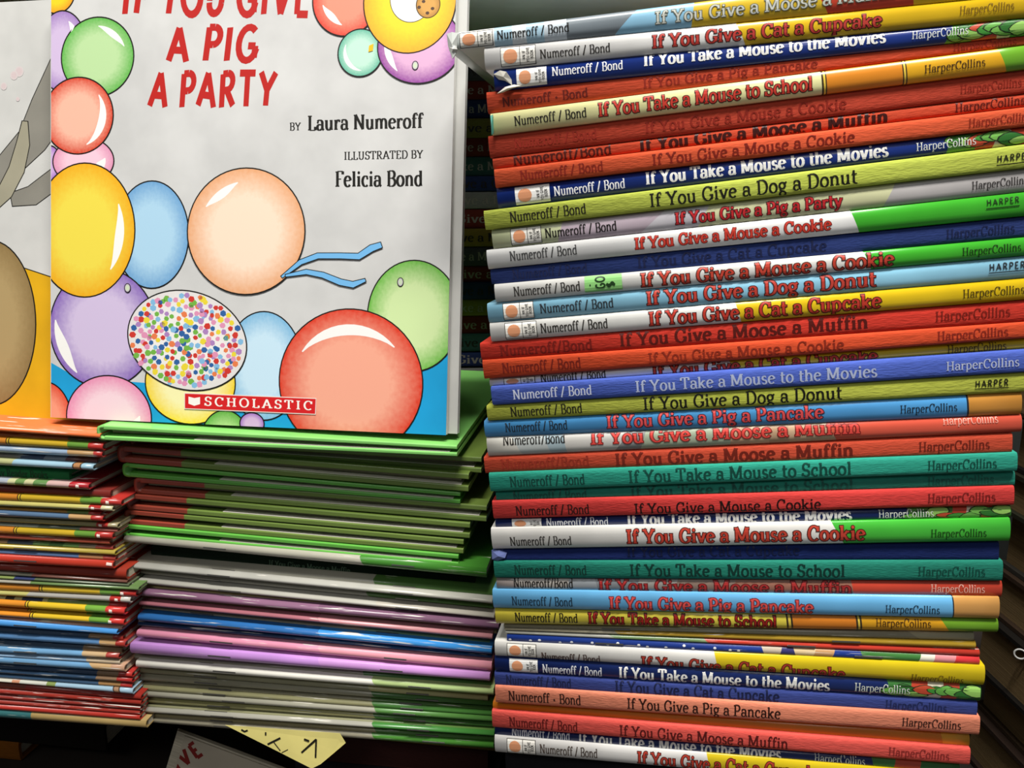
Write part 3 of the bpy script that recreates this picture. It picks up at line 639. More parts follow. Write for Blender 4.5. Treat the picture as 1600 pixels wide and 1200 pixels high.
for (xl, xr, lt, lb, rt, rb, tp, redx, desc, rec) in HB:
    b = Book(M_PLANE, xl, xr, line(xl, lt, xr, rt), line(xl, lb, xr, rb), 'green_hardcover', desc, 'book', (rec * .001 if lt == 664 else .011 + rec * .001), group='pile of green hardcovers')
    px = b.px_size(450)
    tl = min(tp * px, (b.zt(b.x0) - b.zb(b.x0)) * .34); tr = min(tp * px, (b.zt(b.x1) - b.zb(b.x1)) * .36)
    th = lambda x, b=b, tl=tl, tr=tr: tl + (tr - tl) * (x - b.x0) / b.L
    depth = .20
    sp = [b.lx(redx)] if redx else []
    gr = GC2 if redx else (GC1 if lt == 664 else GC)
    ms = [RC, GC2] if redx else [gr]
    xs = b.x0 + .004
    rounded_slab('front_board', b, xs, b.x1, lambda x: b.zt(x) - th(x), b.zt, depth, sp, ms, b.obj)
    rounded_slab('back_board', b, xs, b.x1, b.zb, lambda x: b.zb(x) + th(x), depth, sp, ms, b.obj)
    # rounded spine joining the boards at the far end of the edge
    zc0, zc1 = b.zb(xs), b.zt(xs); n = 10; v = []; f = []
    rad = (zc1 - zc0) / 2; zm = (zc0 + zc1) / 2; t = th(xs) * .7
    for y in (0.0, depth):
        for (rr, ox) in ((rad, .0045), (rad - t, .0045 - t)):
            for k in range(n + 1):
                a = math.pi / 2 + math.pi * k / n
                v.append((xs + .0002 + math.copysign(abs(math.cos(a)) ** .55, math.cos(a)) * max(ox, .001), y, zm + rr * math.copysign(abs(math.sin(a)) ** .7, math.sin(a))))
    q = n + 1
    for k in range(n):
        f += [(k, k + 1, q + k + 1, q + k), (2 * q + k, 3 * q + k, 3 * q + k + 1, 2 * q + k + 1), (k, 2 * q + k, 2 * q + k + 1, k + 1), (q + k, q + k + 1, 3 * q + k + 1, 3 * q + k)]
    link('spine_strip', v, f, RC if redx else gr, None, b.obj, None, True)
    # lining paper on the inside of the lower board, pages set back
    za = lambda x: b.zb(x) + th(x) + .00005
    lv = [(x, y, za(x) + dz) for x in (b.lx(xl + 150), b.x1 - .004) for y in (.0006, depth - .002) for dz in (0, .0003)]
    link('lining_paper', lv, [(0, 1, 3, 2), (4, 6, 7, 5), (0, 4, 5, 1), (2, 3, 7, 6), (0, 2, 6, 4), (1, 5, 7, 3)], LINING, None, b.obj)
    pv = [(x, y, (za(x) + .0004) if s0 == 0 else (b.zt(x) - th(x) - .0001)) for x in (xs + .001, b.x1 - .005) for y in (.006, depth - .004) for s0 in (0, 1)]
    link('page_block', pv, [(0, 1, 3, 2), (4, 6, 7, 5), (0, 4, 5, 1), (2, 3, 7, 6), (0, 2, 6, 4), (1, 5, 7, 3)], mat('#b9b493', 'pages'), None, b.obj)

# ------------------------------------------------------------------ staple-bound paperbacks
def paperback(plane, xl, xr, tl, bl, tr, br, segs, desc, group, rec=0.0, wear=0.3, staples=(), name='stapled_booklet', depth=.19, xref=None, thick=.00045, bulge=.0012):
    xa, xb = xref or (xl, xr)
    b = Book(plane, xl, xr, line(xa, tl, xb, tr), line(xa, bl, xb, br), name, desc, 'book', rec * .001, group=group)
    b.shell([(a, c, mat(col, 'gloss', wear) if isinstance(col, str) else col) for a, c, col in segs], depth, thick, bulge, 2.2)
    b.pages(depth, thick, .0005, PAGES)
    for px in staples: b.staple(px, 35, STEEL)
    return b
GB = 'pile of staple-bound booklets under the green hardcovers'
CREAM, OLV, GGR = '#c9c6b6', '#b3b083', '#4f8f3c'
MP = [  # xl, xr, left y top/bottom, right y top/bottom, left colour, right colour, split px, staples, description, recess, wear
 (193, 760, 839, 848, 888, 904, '#d2cfbc', '#4f9a36', 565, (318, 612), 'cream booklet ending bright green, right under the hardcovers', 0, .2),
 (214, 770, 874, 882, 923, 935, CREAM, '#5e8a44', 586, (332, 614), 'grey-white and green booklet below the dark gap', 2, .15),
 (207, 769, 883, 890, 937, 945, '#d6d4ca', '#d0cec2', 586, (324, 610), 'pale grey booklet, white along its whole spine', 0, .15),
 (217, 770, 890.5, 898, 946, 953, '#bdb9aa', '#5e8a44', 575, (309, 618), 'grey booklet ending green above a navy one', 2, .15),
 (220, 772, 898.5, 905, 954, 961, '#2f5373', '#22405c', 500, (), 'thin navy booklet near the top of the pile', 2, .6),
 (216, 772, 905.5, 913, 961.5, 968, '#d2d0c4', '#cfcabb', 590, (341, 618), 'pale booklet between navy and tan ones', 1, .15),
 (222, 772, 914, 923, 968.5, 975, '#bdb078', '#b8ab7e', 500, (318, 622), 'tan booklet above a mauve one', 2, .2),
 (218, 779, 923.5, 932.5, 975.5, 985, '#a57795', '#8d6580', 500, (), 'mauve booklet with a scuffed spine', 0, .62),
 (222, 776, 933, 940, 985.5, 992, '#b7ab78', '#c2ae7e', 500, (316, 582), 'tan booklet below the scuffed mauve one', 2, .25),
 (217, 769, 940.5, 947, 992.5, 1001, '#c97c88', '#e09aa0', 500, (), 'rose pink booklet above a tan and green one', 0, .3),
 (222, 765, 947.5, 952.5, 1001.5, 1008, '#b5ad94', '#7fb08a', 572, (298, 588), 'thin tan and green booklet between pink ones', 2, .2),
 (218, 768, 953, 960.5, 1008.5, 1013, '#bf6f85', '#8c6078', 500, (), 'dusky pink booklet above bright blue', 2, .25),
 (215, 768, 961, 971, 1013.5, 1024, '#2f6bab', '#3c8fd6', 500, (340,), 'bright blue booklet with white scuffs', -1, .68),
 (215, 768, 971.5, 979, 1024.5, 1030, '#244a78', '#24588f', 500, (), 'dark blue scuffed booklet under the bright blue one', 1, .7),
 (217, 767, 979.5, 985, 1030.5, 1036, '#1e3f6c', '#1f5288', 500, (585,), 'thin dark blue booklet above pink', 1.5, .5),
 (213, 768, 986, 996, 1036.5, 1050, '#e293ad', '#eda0ae', 500, (328, 600), 'bright pink booklet above the lilac one', -1, .3),
 (219, 766, 996.5, 1005, 1050.5, 1054, '#9a7890', '#8d6a84', 500, (), 'sunken mauve booklet above the lilac one', 4, .2),
 (203, 765, 1006, 1022, 1054.5, 1066, '#c48fd6', '#cf97d8', 500, (325, 594), 'wide bright lilac booklet jutting out', -3, .3),
 (210, 768, 1023, 1032, 1066.5, 1077, '#b0ac96', '#4f8a40', 570, (311, 626), 'grey and green booklet under the lilac one', 1, .2),
 (212, 771, 1033, 1044, 1077.5, 1088, '#efece0', '#b7cf8a', 584, (333, 638), 'brightest white booklet ending pale green', -1.5, .15),
 (216, 762, 1044.5, 1053, 1088.5, 1097, '#aaa684', '#cfc98c', 578, (303, 635), 'grey booklet with a yellowish end', 1, .2),
 (217, 770, 1053.5, 1065, 1097.5, 1105, '#b0ac92', '#4a7d38', 583, (304, 650), 'grey and green booklet, first of the even lower batch', 1, .2),
 (223, 769, 1065.5, 1071, 1105.5, 1112, '#a39e80', '#55803e', 583, (326, 624), 'thin olive grey and green booklet', 1.5, .2),
 (223, 769, 1071.5, 1081.5, 1112.5, 1121, '#b3b081', '#4f8a3c', 584, (317, 626), 'olive booklet ending mid green', 1, .2),
 (225, 770, 1082, 1090.5, 1121.5, 1130, '#b9b7a4', '#5a9144', 588, (347, 614), 'paler grey and green booklet in the lower batch', .5, .2),
 (229, 771, 1091, 1100, 1130.5, 1138, '#b8b478', '#4c8238', 586, (324, 630), 'yellowish olive and green booklet', 1, .2),
 (228, 772, 1100.5, 1107.5, 1138.5, 1145, '#aead84', '#6f9a4c', 585, (320, 640), 'olive booklet ending yellow-green, fourth from below', 1, .2),
 (226, 772, 1108, 1115, 1145.5, 1152, '#c6c4b6', '#4b9440', 584, (329, 636), 'light grey booklet ending bright green, third from below', 0, .2),
 (234, 772, 1115.5, 1122, 1152.5, 1160, '#b3a97e', '#568a3e', 588, (328, 650), 'thin tan and green booklet, second from below', 1, .2),
 (235, 771, 1122.5, 1131, 1160.5, 1172, '#b9b299', '#57a03c', 584, (334, 660), 'lowest booklet of the middle pile, torn along its green end', .5, .35),
]
def lt_dark(y): return y < 900
def dimmed(c, k):  # darkens a cover colour to paint in the shade of the pile
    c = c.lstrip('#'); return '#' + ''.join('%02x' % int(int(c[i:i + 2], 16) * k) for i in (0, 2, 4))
for (xl, xr, tl, bl, tr, br, ca, cb, sx, stp, desc, rec, wear) in MP:
    if tl not in (961, 986, 1006, 1033): ca, cb = dimmed(ca, .84), dimmed(cb, .86)  # shade mixed into all colours except the proud, brightly lit booklets
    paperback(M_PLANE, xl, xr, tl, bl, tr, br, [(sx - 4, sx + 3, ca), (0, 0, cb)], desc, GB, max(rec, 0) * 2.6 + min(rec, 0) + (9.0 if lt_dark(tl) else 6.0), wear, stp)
# dark recessed hardcover in the gap
b = Book(M_PLANE, 236, 742, line(215, 849, 760, 905), line(215, 873, 770, 922), 'clothbound_book', 'black-green hardcover set far back in the gap of the pile', 'book', .022, group=GB)
b.shell([(0, 0, C('#16281a'))], .17, .002, .0009, 5); b.pages(.17, .002, .003, PAGES)
b.lettering('title_lettering', MOOSE, 420, 548, 9, mat('#56705a', 'ink'), .55, thick=.16)

# ------------------------------------------------------------------ left pile of paperbacks
GL = 'pile of colourful paperbacks under the yellow cover'
OR, YE, GE, RE = '#d98a2a', '#d6b32a', '#6a9a3a', '#c2322c'
NV, LB, TAN = '#2c4a6c', '#7db4e0', '#d2a873'
def school(x1, x2, x3): return [(x1, x1 + 1, OR), (x1 + 1.6, x1 + 2.6, '#3a2a14'), (x1 + 4, x1 + 5, YE), (x1 + 5.6, x1 + 6.6, '#3a2a14'), (x2, x2 + 2, YE), (x3, x3, GE), (0, 0, RE)]
LP = [  # right end px, y at x=0 top/bottom, y at right top/bottom, segments, description, recess mm, wear, right-end label
 (156, 667, 675, 678, 686, [(0, 0, '#e8743c')], 'orange-red booklet with a bright edge, topmost under the yellow cover', -1, .45, None),
 (166, 675.5, 684, 687, 693, [(105, 107, '#a8612a'), (0, 0, '#5a5a2a')], 'brown-orange booklet in shade, second from the top', 3, .2, None),
 (160, 684.5, 696, 694, 705, school(8, 104, 137), 'yellow paperback with green and red end near the top', -.5, .1, None),
 (159, 697, 708, 706, 716, [(104, 106, '#a9c2dc'), (145, 146, TAN), (0, 0, RE)], 'scuffed pale blue and tan booklet near the top', -.5, .7, None),
 (152, 708.5, 717, 716.5, 726, [(34, 30, '#8d8a86'), (70, 66, '#3c4a66'), (104, 100, '#8a9096'), (0, 0, '#6e3a38')], 'dark booklet mottled grey and maroon', 3, .3, None),
 (145, 718, 728, 727, 736, [(20, 17, '#c2c48a'), (112, 113, '#a9cfe2'), (114, 115, '#4a3a2a'), (124, 125, '#c08a5a'), (126, 127, '#4a3a2a'), (0, 0, '#a9cfe2')], 'pale blue booklet with a brown chip over dark green', -1.5, .15, None),
 (108, 729, 748, 737, 752, [(0, 0, '#2f8a4c')], 'thick dark green hardcover with a lettered spine', 4, 0, None),
 (138, 748.5, 758, 756.5, 766, [(12, 10, '#b9c2d0'), (24, 22, '#dfe0a8'), (38, 36, '#7aa05a'), (52, 50, '#dcd8a4'), (73, 71, '#6f9a58'), (108, 106, '#dfb9b2'), (0, 0, '#c62c34')], 'leafy-patterned booklet with a crimson end', -1, .3, 'mark'),
 (172, 759, 771, 767, 780, [(0, 0, '#8a2c24')], 'maroon booklet with a curled end', 3, .15, None),
 (189, 772, 783, 782, 791.5, school(26, 124, 157), 'orange paperback with green and red end under the maroon one', 0, .05, 'mark'),
 (175, 783.5, 792, 792, 800, [(138, 138, '#d9cf7a'), (157, 157, RE), (0, 0, '#e2dcae')], 'cream-yellow paperback with a small red label', -1, .05, 'mark'),
 (157, 792.5, 798, 800.5, 807, [(104, 106, '#c08f40'), (138, 138, '#6f8f4a'), (0, 0, RE)], 'narrow ochre paperback with green end', 1.5, .15, None),
 (160, 798.5, 808, 807.5, 816, [(106, 108, '#5f7c9c'), (141, 142, TAN), (0, 0, RE)], 'slate blue booklet with tan and torn red end', -1, .5, None),
 (183, 809, 817, 819, 826.5, [(150, 150, '#a39a6a'), (168, 168, RE), (0, 0, '#b9ae84')], 'drab tan paperback with a red label', 1, .1, 'mark'),
 (183, 817.5, 824, 827, 833, [(60, 58, '#8a9284'), (125, 123, '#5f6c5a'), (0, 0, '#b0645a')], 'thin grey-green mottled booklet', 1.5, .4, None),
 (175, 824.5, 835, 834, 844, school(20, 115, 148), 'golden paperback with green and red end in the middle', -.5, .05, 'mark'),
 (171, 835.5, 843, 844.5, 852.5, [(0, 0, '#b5533c')], 'brick red booklet with a pale worn edge', .5, .62, None),
 (176, 843.5, 851, 853, 861, [(12, 10, '#9a7a52'), (52, 50, '#3a4450'), (78, 74, '#5f8a42'), (100, 96, '#3f6a30'), (124, 122, '#6f9a52'), (150, 148, '#8f7a62'), (0, 0, '#b0463c')], 'dark leafy-patterned booklet', 1.5, .3, None),
 (179, 851.5, 859, 861.5, 869, [(0, 0, '#c2ac46')], 'olive yellow stapled booklet', 0, .15, None),
 (180, 859.5, 867.5, 869.5, 878, [(122, 124, '#5f7ca8'), (160, 162, '#c0865a'), (0, 0, '#b9443a')], 'steel blue booklet above a glossy red one', .5, .2, None),
 (176, 868, 880.5, 878.5, 890, [(0, 0, '#d8402c')], 'glossy bright red stapled booklet', -1.5, .25, 'white'),
 (197, 881, 893, 891, 907, [(0, 0, '#a8341f')], 'dark red booklet right under the glossy red one', 1.5, .35, None),
 (198, 893.5, 900, 907.5, 912.5, [(50, 48, '#6a6a5c'), (0, 0, '#7a4a3c')], 'thin brownish mottled booklet', 1, .4, None),
 (201, 900.5, 906, 913, 917.5, [(22, 20, '#8fa05a'), (54, 52, '#3a4470'), (0, 0, '#5f6c50')], 'thin grey and green mottled booklet', .5, .5, None),
 (216, 906.5, 912.5, 918, 924, [(47, 47, '#b9b5a4'), (0, 0, '#6f8f52')], 'thin white booklet turning moss green', 0, .15, None),
 (212, 913, 924, 924.5, 934, school(60, 155, 187), 'amber paperback with dark green and red end', .3, .05, 'mark'),
 (203, 924.5, 932, 934.5, 943.5, [(44, 38, '#cfc878'), (171, 171, '#b9b6ae'), (188, 188, RE), (0, 0, '#d6d2c6')], 'cream and grey paperback with a red label', -.5, .05, 'mark'),
 (198, 932.5, 938.5, 944, 951.5, [(8, 8, '#dcd69a'), (22, 22, '#3a3a34'), (34, 34, '#cfc88c'), (66, 66, '#2f3c66'), (74, 74, '#cfc88c'), (170, 170, '#7f9a58'), (0, 0, RE)], 'spotted cream, navy and green booklet', 1, .35, None),
 (194, 939, 949, 952, 962, school(38, 132, 164), 'sunlit yellow paperback with lime and red end', -1.5, .05, 'mark'),
 (190, 949.5, 956, 962.5, 968.5, school(42, 134, 166), 'shaded yellow paperback under the sunlit one', 2.0, .05, None),
 (193, 956.5, 964.5, 969, 978.5, school(45, 138, 170), 'lower yellow paperback with lime and red end', -1.5, .05, 'mark'),
 (190, 965, 969.5, 979, 985, [(62, 60, '#d8a59a'), (0, 0, '#e8b4a0')], 'thin pale pink booklet over a blue one', 0, .5, None),
 (182, 970, 980, 985.5, 993, [(0, 0, '#4f9adf')], 'sky blue booklet with a clean spine', -2, .3, None),
 (192, 980.5, 991, 993.5, 1003, [(140, 136, '#34506e'), (176, 176, '#a8825a'), (0, 0, '#b03428')], 'dull navy booklet with a tan tip', 1.5, .3, None),
 (195, 991.5, 1000, 1003.5, 1013, [(154, 156, '#5f8fc0'), (180, 180, TAN), (0, 0, '#b03428')], 'medium blue booklet with tan and red tip', -.5, .4, None),
 (190, 1000.5, 1012, 1013.5, 1022.5, [(130, 128, '#33506c'), (0, 0, '#9a7c58')], 'slate navy booklet with brown tip', 1.5, .4, None),
 (185, 1012.5, 1021.5, 1023, 1031, [(127, 129, LB), (165, 165, '#d9b78a'), (0, 0, '#b8443a')], 'light blue booklet with white scuffs and tan tip', -.5, .6, None),
 (187, 1022, 1028, 1031.5, 1040.5, [(134, 136, '#8fb0d0'), (0, 0, '#d6c0a0')], 'white-scuffed blue booklet with ragged tip', 0, .8, None),
 (194, 1028.5, 1038.5, 1041, 1051.5, [(138, 150, LB), (173, 173, '#e0b884'), (0, 0, '#d8a888')], 'bright light blue booklet with apricot tip', -1, .45, None),
 (206, 1039, 1046.5, 1052, 1060, [(152, 150, '#2f4a6a'), (185, 185, '#96785a'), (0, 0, RE)], 'navy booklet, first of three alike', .8, .3, None),
 (206, 1047, 1053.5, 1060.5, 1068.5, [(150, 148, '#34506e'), (182, 182, '#9c7c5c'), (0, 0, RE)], 'navy booklet, second of three alike', .5, .3, None),
 (206, 1054, 1061.5, 1069, 1077, [(153, 155, '#3a5876'), (188, 188, '#b08450'), (0, 0, RE)], 'navy booklet, third of three alike', .8, .3, None),
 (207, 1062, 1067.5, 1077.5, 1086.5, [(18, 18, '#e0dccb'), (30, 30, '#d89a78'), (72, 72, '#dcdccf'), (86, 86, '#8fa05a'), (175, 178, '#a9cbe0'), (177, 180, '#5a4030'), (184, 187, '#b08a6a'), (186, 189, '#5a4030'), (0, 0, '#a9cbe0')], 'pale blue patterned booklet above the red ones', -.5, .25, None),
 (220, 1068, 1077, 1087, 1095, [(40, 38, '#8a3c28'), (0, 0, '#a82c20')], 'red booklet, uppermost of five at the bottom', 1, .3, None),
 (220, 1077.5, 1086, 1095.5, 1103, [(0, 0, '#b03426')], 'red booklet, second of five at the bottom', .6, .5, None),
 (219, 1086.5, 1094, 1103.5, 1111, [(0, 0, '#a83a30')], 'red booklet, third of five at the bottom', .8, .7, None),
 (218, 1094.5, 1102, 1111.5, 1118, [(0, 0, '#b0382c')], 'red booklet, fourth of five at the bottom', .6, .55, None),
 (218, 1102.5, 1110.5, 1118.5, 1127, [(0, 0, '#c4372a')], 'brighter red booklet, last of five at the bottom', 0, .35, None),
 (228, 1111, 1123, 1127.5, 1139, [(48, 48, '#3f7f82'), (0, 0, '#c2a568')], 'teal and tan booklet at the very bottom', -.3, .1, None),
]
XL0 = -420
for k, (xr, tl, bl, tr, br, segs, desc, rec, wear, extra) in enumerate(LP):
    nm = 'dark_green_hardcover' if k == 6 else 'thin_paperback'
    if k == 6:
        b = Book(M_PLANE, -430, xr, line(0, tl, xr, tr), line(0, bl, xr, br), nm, desc + ' in the colourful pile', 'book', rec * .001, group=GL)
        b.shell([(0, 0, C('#2a7a46'))], .18, .0022, .0009, 5); b.pages(.18, .0022, .003, PAGES)
        b.lettering('title_lettering', 'Weekly Reader Books', -28, 75, 11, mat('#123a22', 'ink'), .5, thick=.16)
        continue
    if k not in (0, 28, 30, 32): segs = [(a, c, dimmed(col, .86)) for a, c, col in segs]  # left pile's dimness put into the colours, brightest spines excepted
    b = paperback(M_PLANE, XL0, xr, tl, bl, tr, br, segs, desc + ' in the colourful pile', GL, rec, wear, ((22,) if k in (18, 20, 32, 36, 38) else ()), nm, xref=(0, xr))
    if extra == 'mark':
        m = mat('#e9dcd2', 'ink'); x = xr - 24 if k != 7 else 118
        if len(segs) == 3: x = segs[0][0] + 4
        b.patch('imprint_logo', [(x, .25), (x + 5, .2), (x + 5, .75), (x, .8)], m, .00012)
    elif extra == 'white':
        b.patch('imprint_logo', [(166, .55), (175, .5), (175, .85), (166, .9)], mat('#e4c9be', 'ink'), .00012)

# ------------------------------------------------------------------ the leaning picture books
def flat_mesh(name, polys, y, m, parent, mats=None, mi=None):
    v = []; f = []
    for p in polys:
        k = len(v); e = len(f) % 7 * 1.0e-6; v += [(q[0], y - e, q[1]) for q in p]; f.append(tuple(range(k, k + len(p))))
    if not f: return None
    return link(name, v, f, mats or m, mi, parent)
class Cover:
    def __init__(s, plane, O, name, label, x0, x1, z0, z1, paper, thick, page_mat, back_mat, group=None):
        s.mtx = basis(O, C_X, C_Y, C_Z); s.inv = s.mtx.inverted(); s.plane = plane
        s.rect = (x0, x1, z0, z1)
        s.obj = thing(name, label, 'book', s.mtx, group)
        v, f = box_geo(x0, x1, 0, .0004, z0, z1); s.front = link('front_cover', v, f, paper, None, s.obj)
        v, f = box_geo(x0 + .0006, x1 - .0008, .00045, thick - .00045, z0 + .0005, z1 - .0005); link('page_block', v, f, page_mat, None, s.obj)
        v, f = box_geo(x0, x1, thick - .0004, thick, z0, z1); link('back_cover', v, f, back_mat, None, s.obj)
        v, f = box_geo(x0 - .0004, x0, 0, thick, z0, z1); link('spine_fold', v, f, paper, None, s.obj)
        s.layer = 0
    def uv(s, px, py):
        q = s.inv @ s.plane.at(px, py); return (q.x, q.z)
    def next(s, n=1):
        s.layer += n; return -.000005 * s.layer - .00003
    def clip(s, p):
        x0, x1, z0, z1 = s.rect
        p = clip_poly(p, 0, x0, x1)
        return clip_poly(p, 1, z0, z1) if p else []
    def poly(s, name, pts, m, parent=None):
        p = s.clip([s.uv(*q) for q in pts])
        return flat_mesh(name, [p], s.next(), m, parent or s.obj) if p else None
    def band(s, name, pts, w, m, outline=None, parent=None):
        """a drawn ribbon of width w (px, or one per point) along pts"""
        ws = w if isinstance(w, (list, tuple)) else [w] * len(pts)
        def strip(extra):
            L = []
            for i, p in enumerate(pts):
                a, c = pts[max(0, i - 1)], pts[min(len(pts) - 1, i + 1)]
                dx, dy = c[0] - a[0], c[1] - a[1]; l = math.hypot(dx, dy) or 1
                h = ws[i] / 2 + extra; ex = 0
                if i == 0: ex = -extra
                if i == len(pts) - 1: ex = extra
                L.append(((p[0] + dx / l * ex - dy / l * h, p[1] + dy / l * ex + dx / l * h), (p[0] + dx / l * ex + dy / l * h, p[1] + dy / l * ex - dx / l * h)))
            return [q for q in (s.clip([s.uv(*L[i][0]), s.uv(*L[i][1]), s.uv(*L[i + 1][1]), s.uv(*L[i + 1][0])]) for i in range(len(L) - 1)) if q]
        yo = s.next(); o = flat_mesh(name, strip(0), s.next(), m, parent or s.obj)
        if outline and o: flat_mesh('outline_print', strip(1.3), yo, outline, o)
        return o
    def text(s, name, t, x0, x1, base, cap, m, slope=0.0, parent=None, over=False, **kw):
        P, w = text_polys(t, **kw); k = (x1 - x0) / w
        out = []
        for p in P:
            q = [s.uv(x0 + X * k, base - Y * cap + slope * X * k) for X, Y in p]
            q = s.clip(q)
            if q: out.append(q)
        s.next(); return flat_mesh(name, out, s.next(3) if over else -.00004, m, parent or s.obj)
    def balloon(s, cx, cy, rx, ry, mid, rim, rot=0.0, hl=None, name='printed_balloon', lw=2.0, hcol='#efeeea'):
        c = s.uv(cx, cy); a = s.uv(cx + rx, cy); t = s.uv(cx, cy - ry)
        RX, RZ = a[0] - c[0], t[1] - c[1]; lwm = lw * RX / rx
        co, si = math.cos(rot), math.sin(rot)
        def world(u, w): return (c[0] + RX * u * co - RZ * w * si, c[1] + RX * u * si + RZ * w * co)
        def local(x, z):
            x -= c[0]; z -= c[1]; return ((x * co + z * si) / RX, (-x * si + z * co) / RZ)
        def piece(pts):
            p = s.clip([world(*q) for q in pts]); return [local(*q) for q in p]
        N_ = 56
        circ = lambda k1, k2: [(k1 * math.cos(2 * math.pi * i / N_), k2 * math.sin(2 * math.pi * i / N_)) for i in range(N_)]
        yo = s.next(); yf = s.next(); yh = s.next()
        o = flat_mesh(name, [piece(circ(1, 1))], 0, balloon_mat(mid, rim), s.obj)
        o.location = (c[0], yf, c[1]); o.rotation_euler = (0, -rot, 0); o.scale = (RX, 1, RZ)
        flat_mesh('outline_print', [piece(circ(1 + lwm / RX, 1 + lwm / RZ))], yo - yf, INK, o)
        if hl:
            for (a0, a1, r, wd) in hl:
                n = 14; q = []
                for i in range(n):
                    t0, t1 = i / n, (i + 1) / n; pp = []
                    for tt, d in ((t0, 0), (t1, 0), (t1, 1), (t0, 1)):
                        an = math.radians(a0 + (a1 - a0) * tt); rr = r - d * wd * math.sin(math.pi * min(max(tt, .02), .98)) ** .8
                        pp.append((rr * math.cos(an), rr * math.sin(an)))
                    pp = piece(pp)
                    if pp: q.append(pp)
                flat_mesh('highlight_print', q, yh - yf, mat(hcol, 'ink'), o)
        return o
W_C = .22889 * KC; H_C = .238 * KC
CV = Cover(C_PLANE, C_O, 'picture_book', 'large white picture book with printed balloons and red title, leaning on the green hardcovers', 0, W_C, 0, H_C, G('#d0d0ce'), .0035, PAGES, G('#d9d9d6'))
BLUE = mat('#1fa3dc', 'gloss')
CV.poly('sky_print', [(60, 555), (120, 590), (250, 600), (420, 640), (600, 600), (660, 570), (720, 535), (720, 720), (60, 720)], BLUE)
Bn = CV.balloon
Bn(88, -12, 28, 32, '#f0cc1c', '#e0951c')
Bn(97, 80, 38, 62, '#cbb6d8', '#9a78b8', hl=[(70, 30, .8, .2)])
Bn(152, 89, 56, 61, '#b5d69c', '#5cae48', hl=[(88, 18, .80, .17)])
Bn(78, 255, 16, 26, '#c9a6d8', '#a06fc0')
Bn(130, 252, 47, 36, '#efc4d4', '#d990b0', hl=[(10, -40, .75, .3)])
Bn(122, 181, 54, 59, '#f0b49c', '#cf4128', hl=[(42, -72, .82, .22)])
Bn(237, 367, 57, 83, '#a9cfe6', '#6a9fcc')
Bn(160, 513, 83, 92, '#cdbcdc', '#8464b4', hl=[(172, 238, .92, .2)])
Bn(132, 360, 78, 104, '#ead64a', '#e8a814', hl=[(30, -48, .80, .18)])
Bn(72, 660, 40, 62, '#f09a7c', '#dd4a30')
Bn(170, 652, 66, 64, '#f2d2dc', '#e38ab0', hl=[(5, -35, .75, .2)])
Bn(412, 572, 60, 84, '#c3e0f0', '#7ab4d8')
Bn(297, 598, 70, 64, '#f3ecb0', '#efcf28')
Bn(352, 692, 38, 50, '#a9cf86', '#5aa83c')
Bn(394, 662, 18, 16, '#cfaed6', '#a06fc0')
Bn(646, 494, 72, 86, '#cbe2a4', '#6cb446', hl=[(190, 225, .70, .12)])
Bn(547, 598, 113, 114, '#efa68c', '#d63a22', rot=-.15, hl=[(158, 48, .80, .15)])
Bn(540, 0, 51, 56, '#ef8c72', '#d23c28', hl=[(190, 262, .72, .2)])
Bn(563, 83, 34, 36, '#b9e0cc', '#5fb096', hl=[(150, 275, .78, .2)])
Bn(655, 72, 65, 58, '#d9a9cc', '#8c3a94', hl=[(165, 232, .85, .16)])
Bn(640, 2, 72, 81, '#f0d21c', '#f0a51a')
Bn(643, -2, 33, 37, '#e6e5e0', '#e6e5e0', name='printed_disc', lw=1.0)
Bn(669, 8, 18, 20, '#cf9a48', '#b07c30', name='printed_disc', lw=1.2)
for (kx, ky) in ((662, 3), (676, 14), (668, 21), (655, 12)):
    Bn(kx, ky, 2.6, 2.2, '#4a2c16', '#4a2c16', name='printed_dot', lw=.2)
# plain balloons stand where the drawing in the middle of the cover was
Bn(384, 362, 92, 98, '#f3d8c0', '#e0a273', hl=[(150, 100, .8, .14)])
Bn(292, 532, 94, 76, '#e9e6e2', '#dcd8d6', rot=-.2)
rc = random.Random(11); pal = ['#c8372e', '#2f5f9c', '#e3cf3a', '#6fae45', '#a77fb8', '#e07a4a', '#7fb4d8', '#d98fb0']
polys = []; mi = []; pts_ = []
while len(pts_) < 260:
    u, w = rc.uniform(-1, 1), rc.uniform(-1, 1)
    if u * u + w * w > .86: continue
    x = 292 + 94 * u * math.cos(.2) - 76 * w * math.sin(.2) * -1; y = 532 + 94 * u * math.sin(.2) - 76 * w * math.cos(.2)
    if any((x - a) ** 2 + (y - c) ** 2 < 58 for a, c in pts_):
        if rc.random() < .985: continue
    pts_.append((x, y)); r = rc.uniform(3.8, 5.4); a0 = rc.uniform(0, 6)
    polys.append([CV.uv(x + r * rc.uniform(.8, 1.15) * math.cos(a0 - t * math.pi / 3), y + r * math.sin(a0 - t * math.pi / 3)) for t in range(6)]); mi.append(rc.randrange(len(pal)))
flat_mesh('confetti_print', polys, CV.next(2), None, CV.obj, [mat(c, 'ink') for c in pal], mi)
RIB = mat('#6fb0e0', 'ink')
CV.band('ribbon_print', [(441, 433), (470, 410), (497, 400), (532, 400), (561, 401), (581, 388), (596, 383)], [3, 7, 8, 8, 9, 10, 8], RIB, INK)
CV.band('ribbon_print', [(447, 431), (479, 425), (505, 430), (532, 441), (552, 445), (571, 438)], [3, 7, 8, 9, 9, 4], RIB, INK)
for (kx, ky) in ((200, 450), (626, 441), (649, 103)):
    Bn(kx, ky, 4, 6, '#c9d8b8', '#b9a9c0', name='printed_knot', lw=1.2)
CV.poly('knot_print', [(577, 72), (584, 69), (583, 80), (576, 82)], mat('#e8b820', 'ink'))
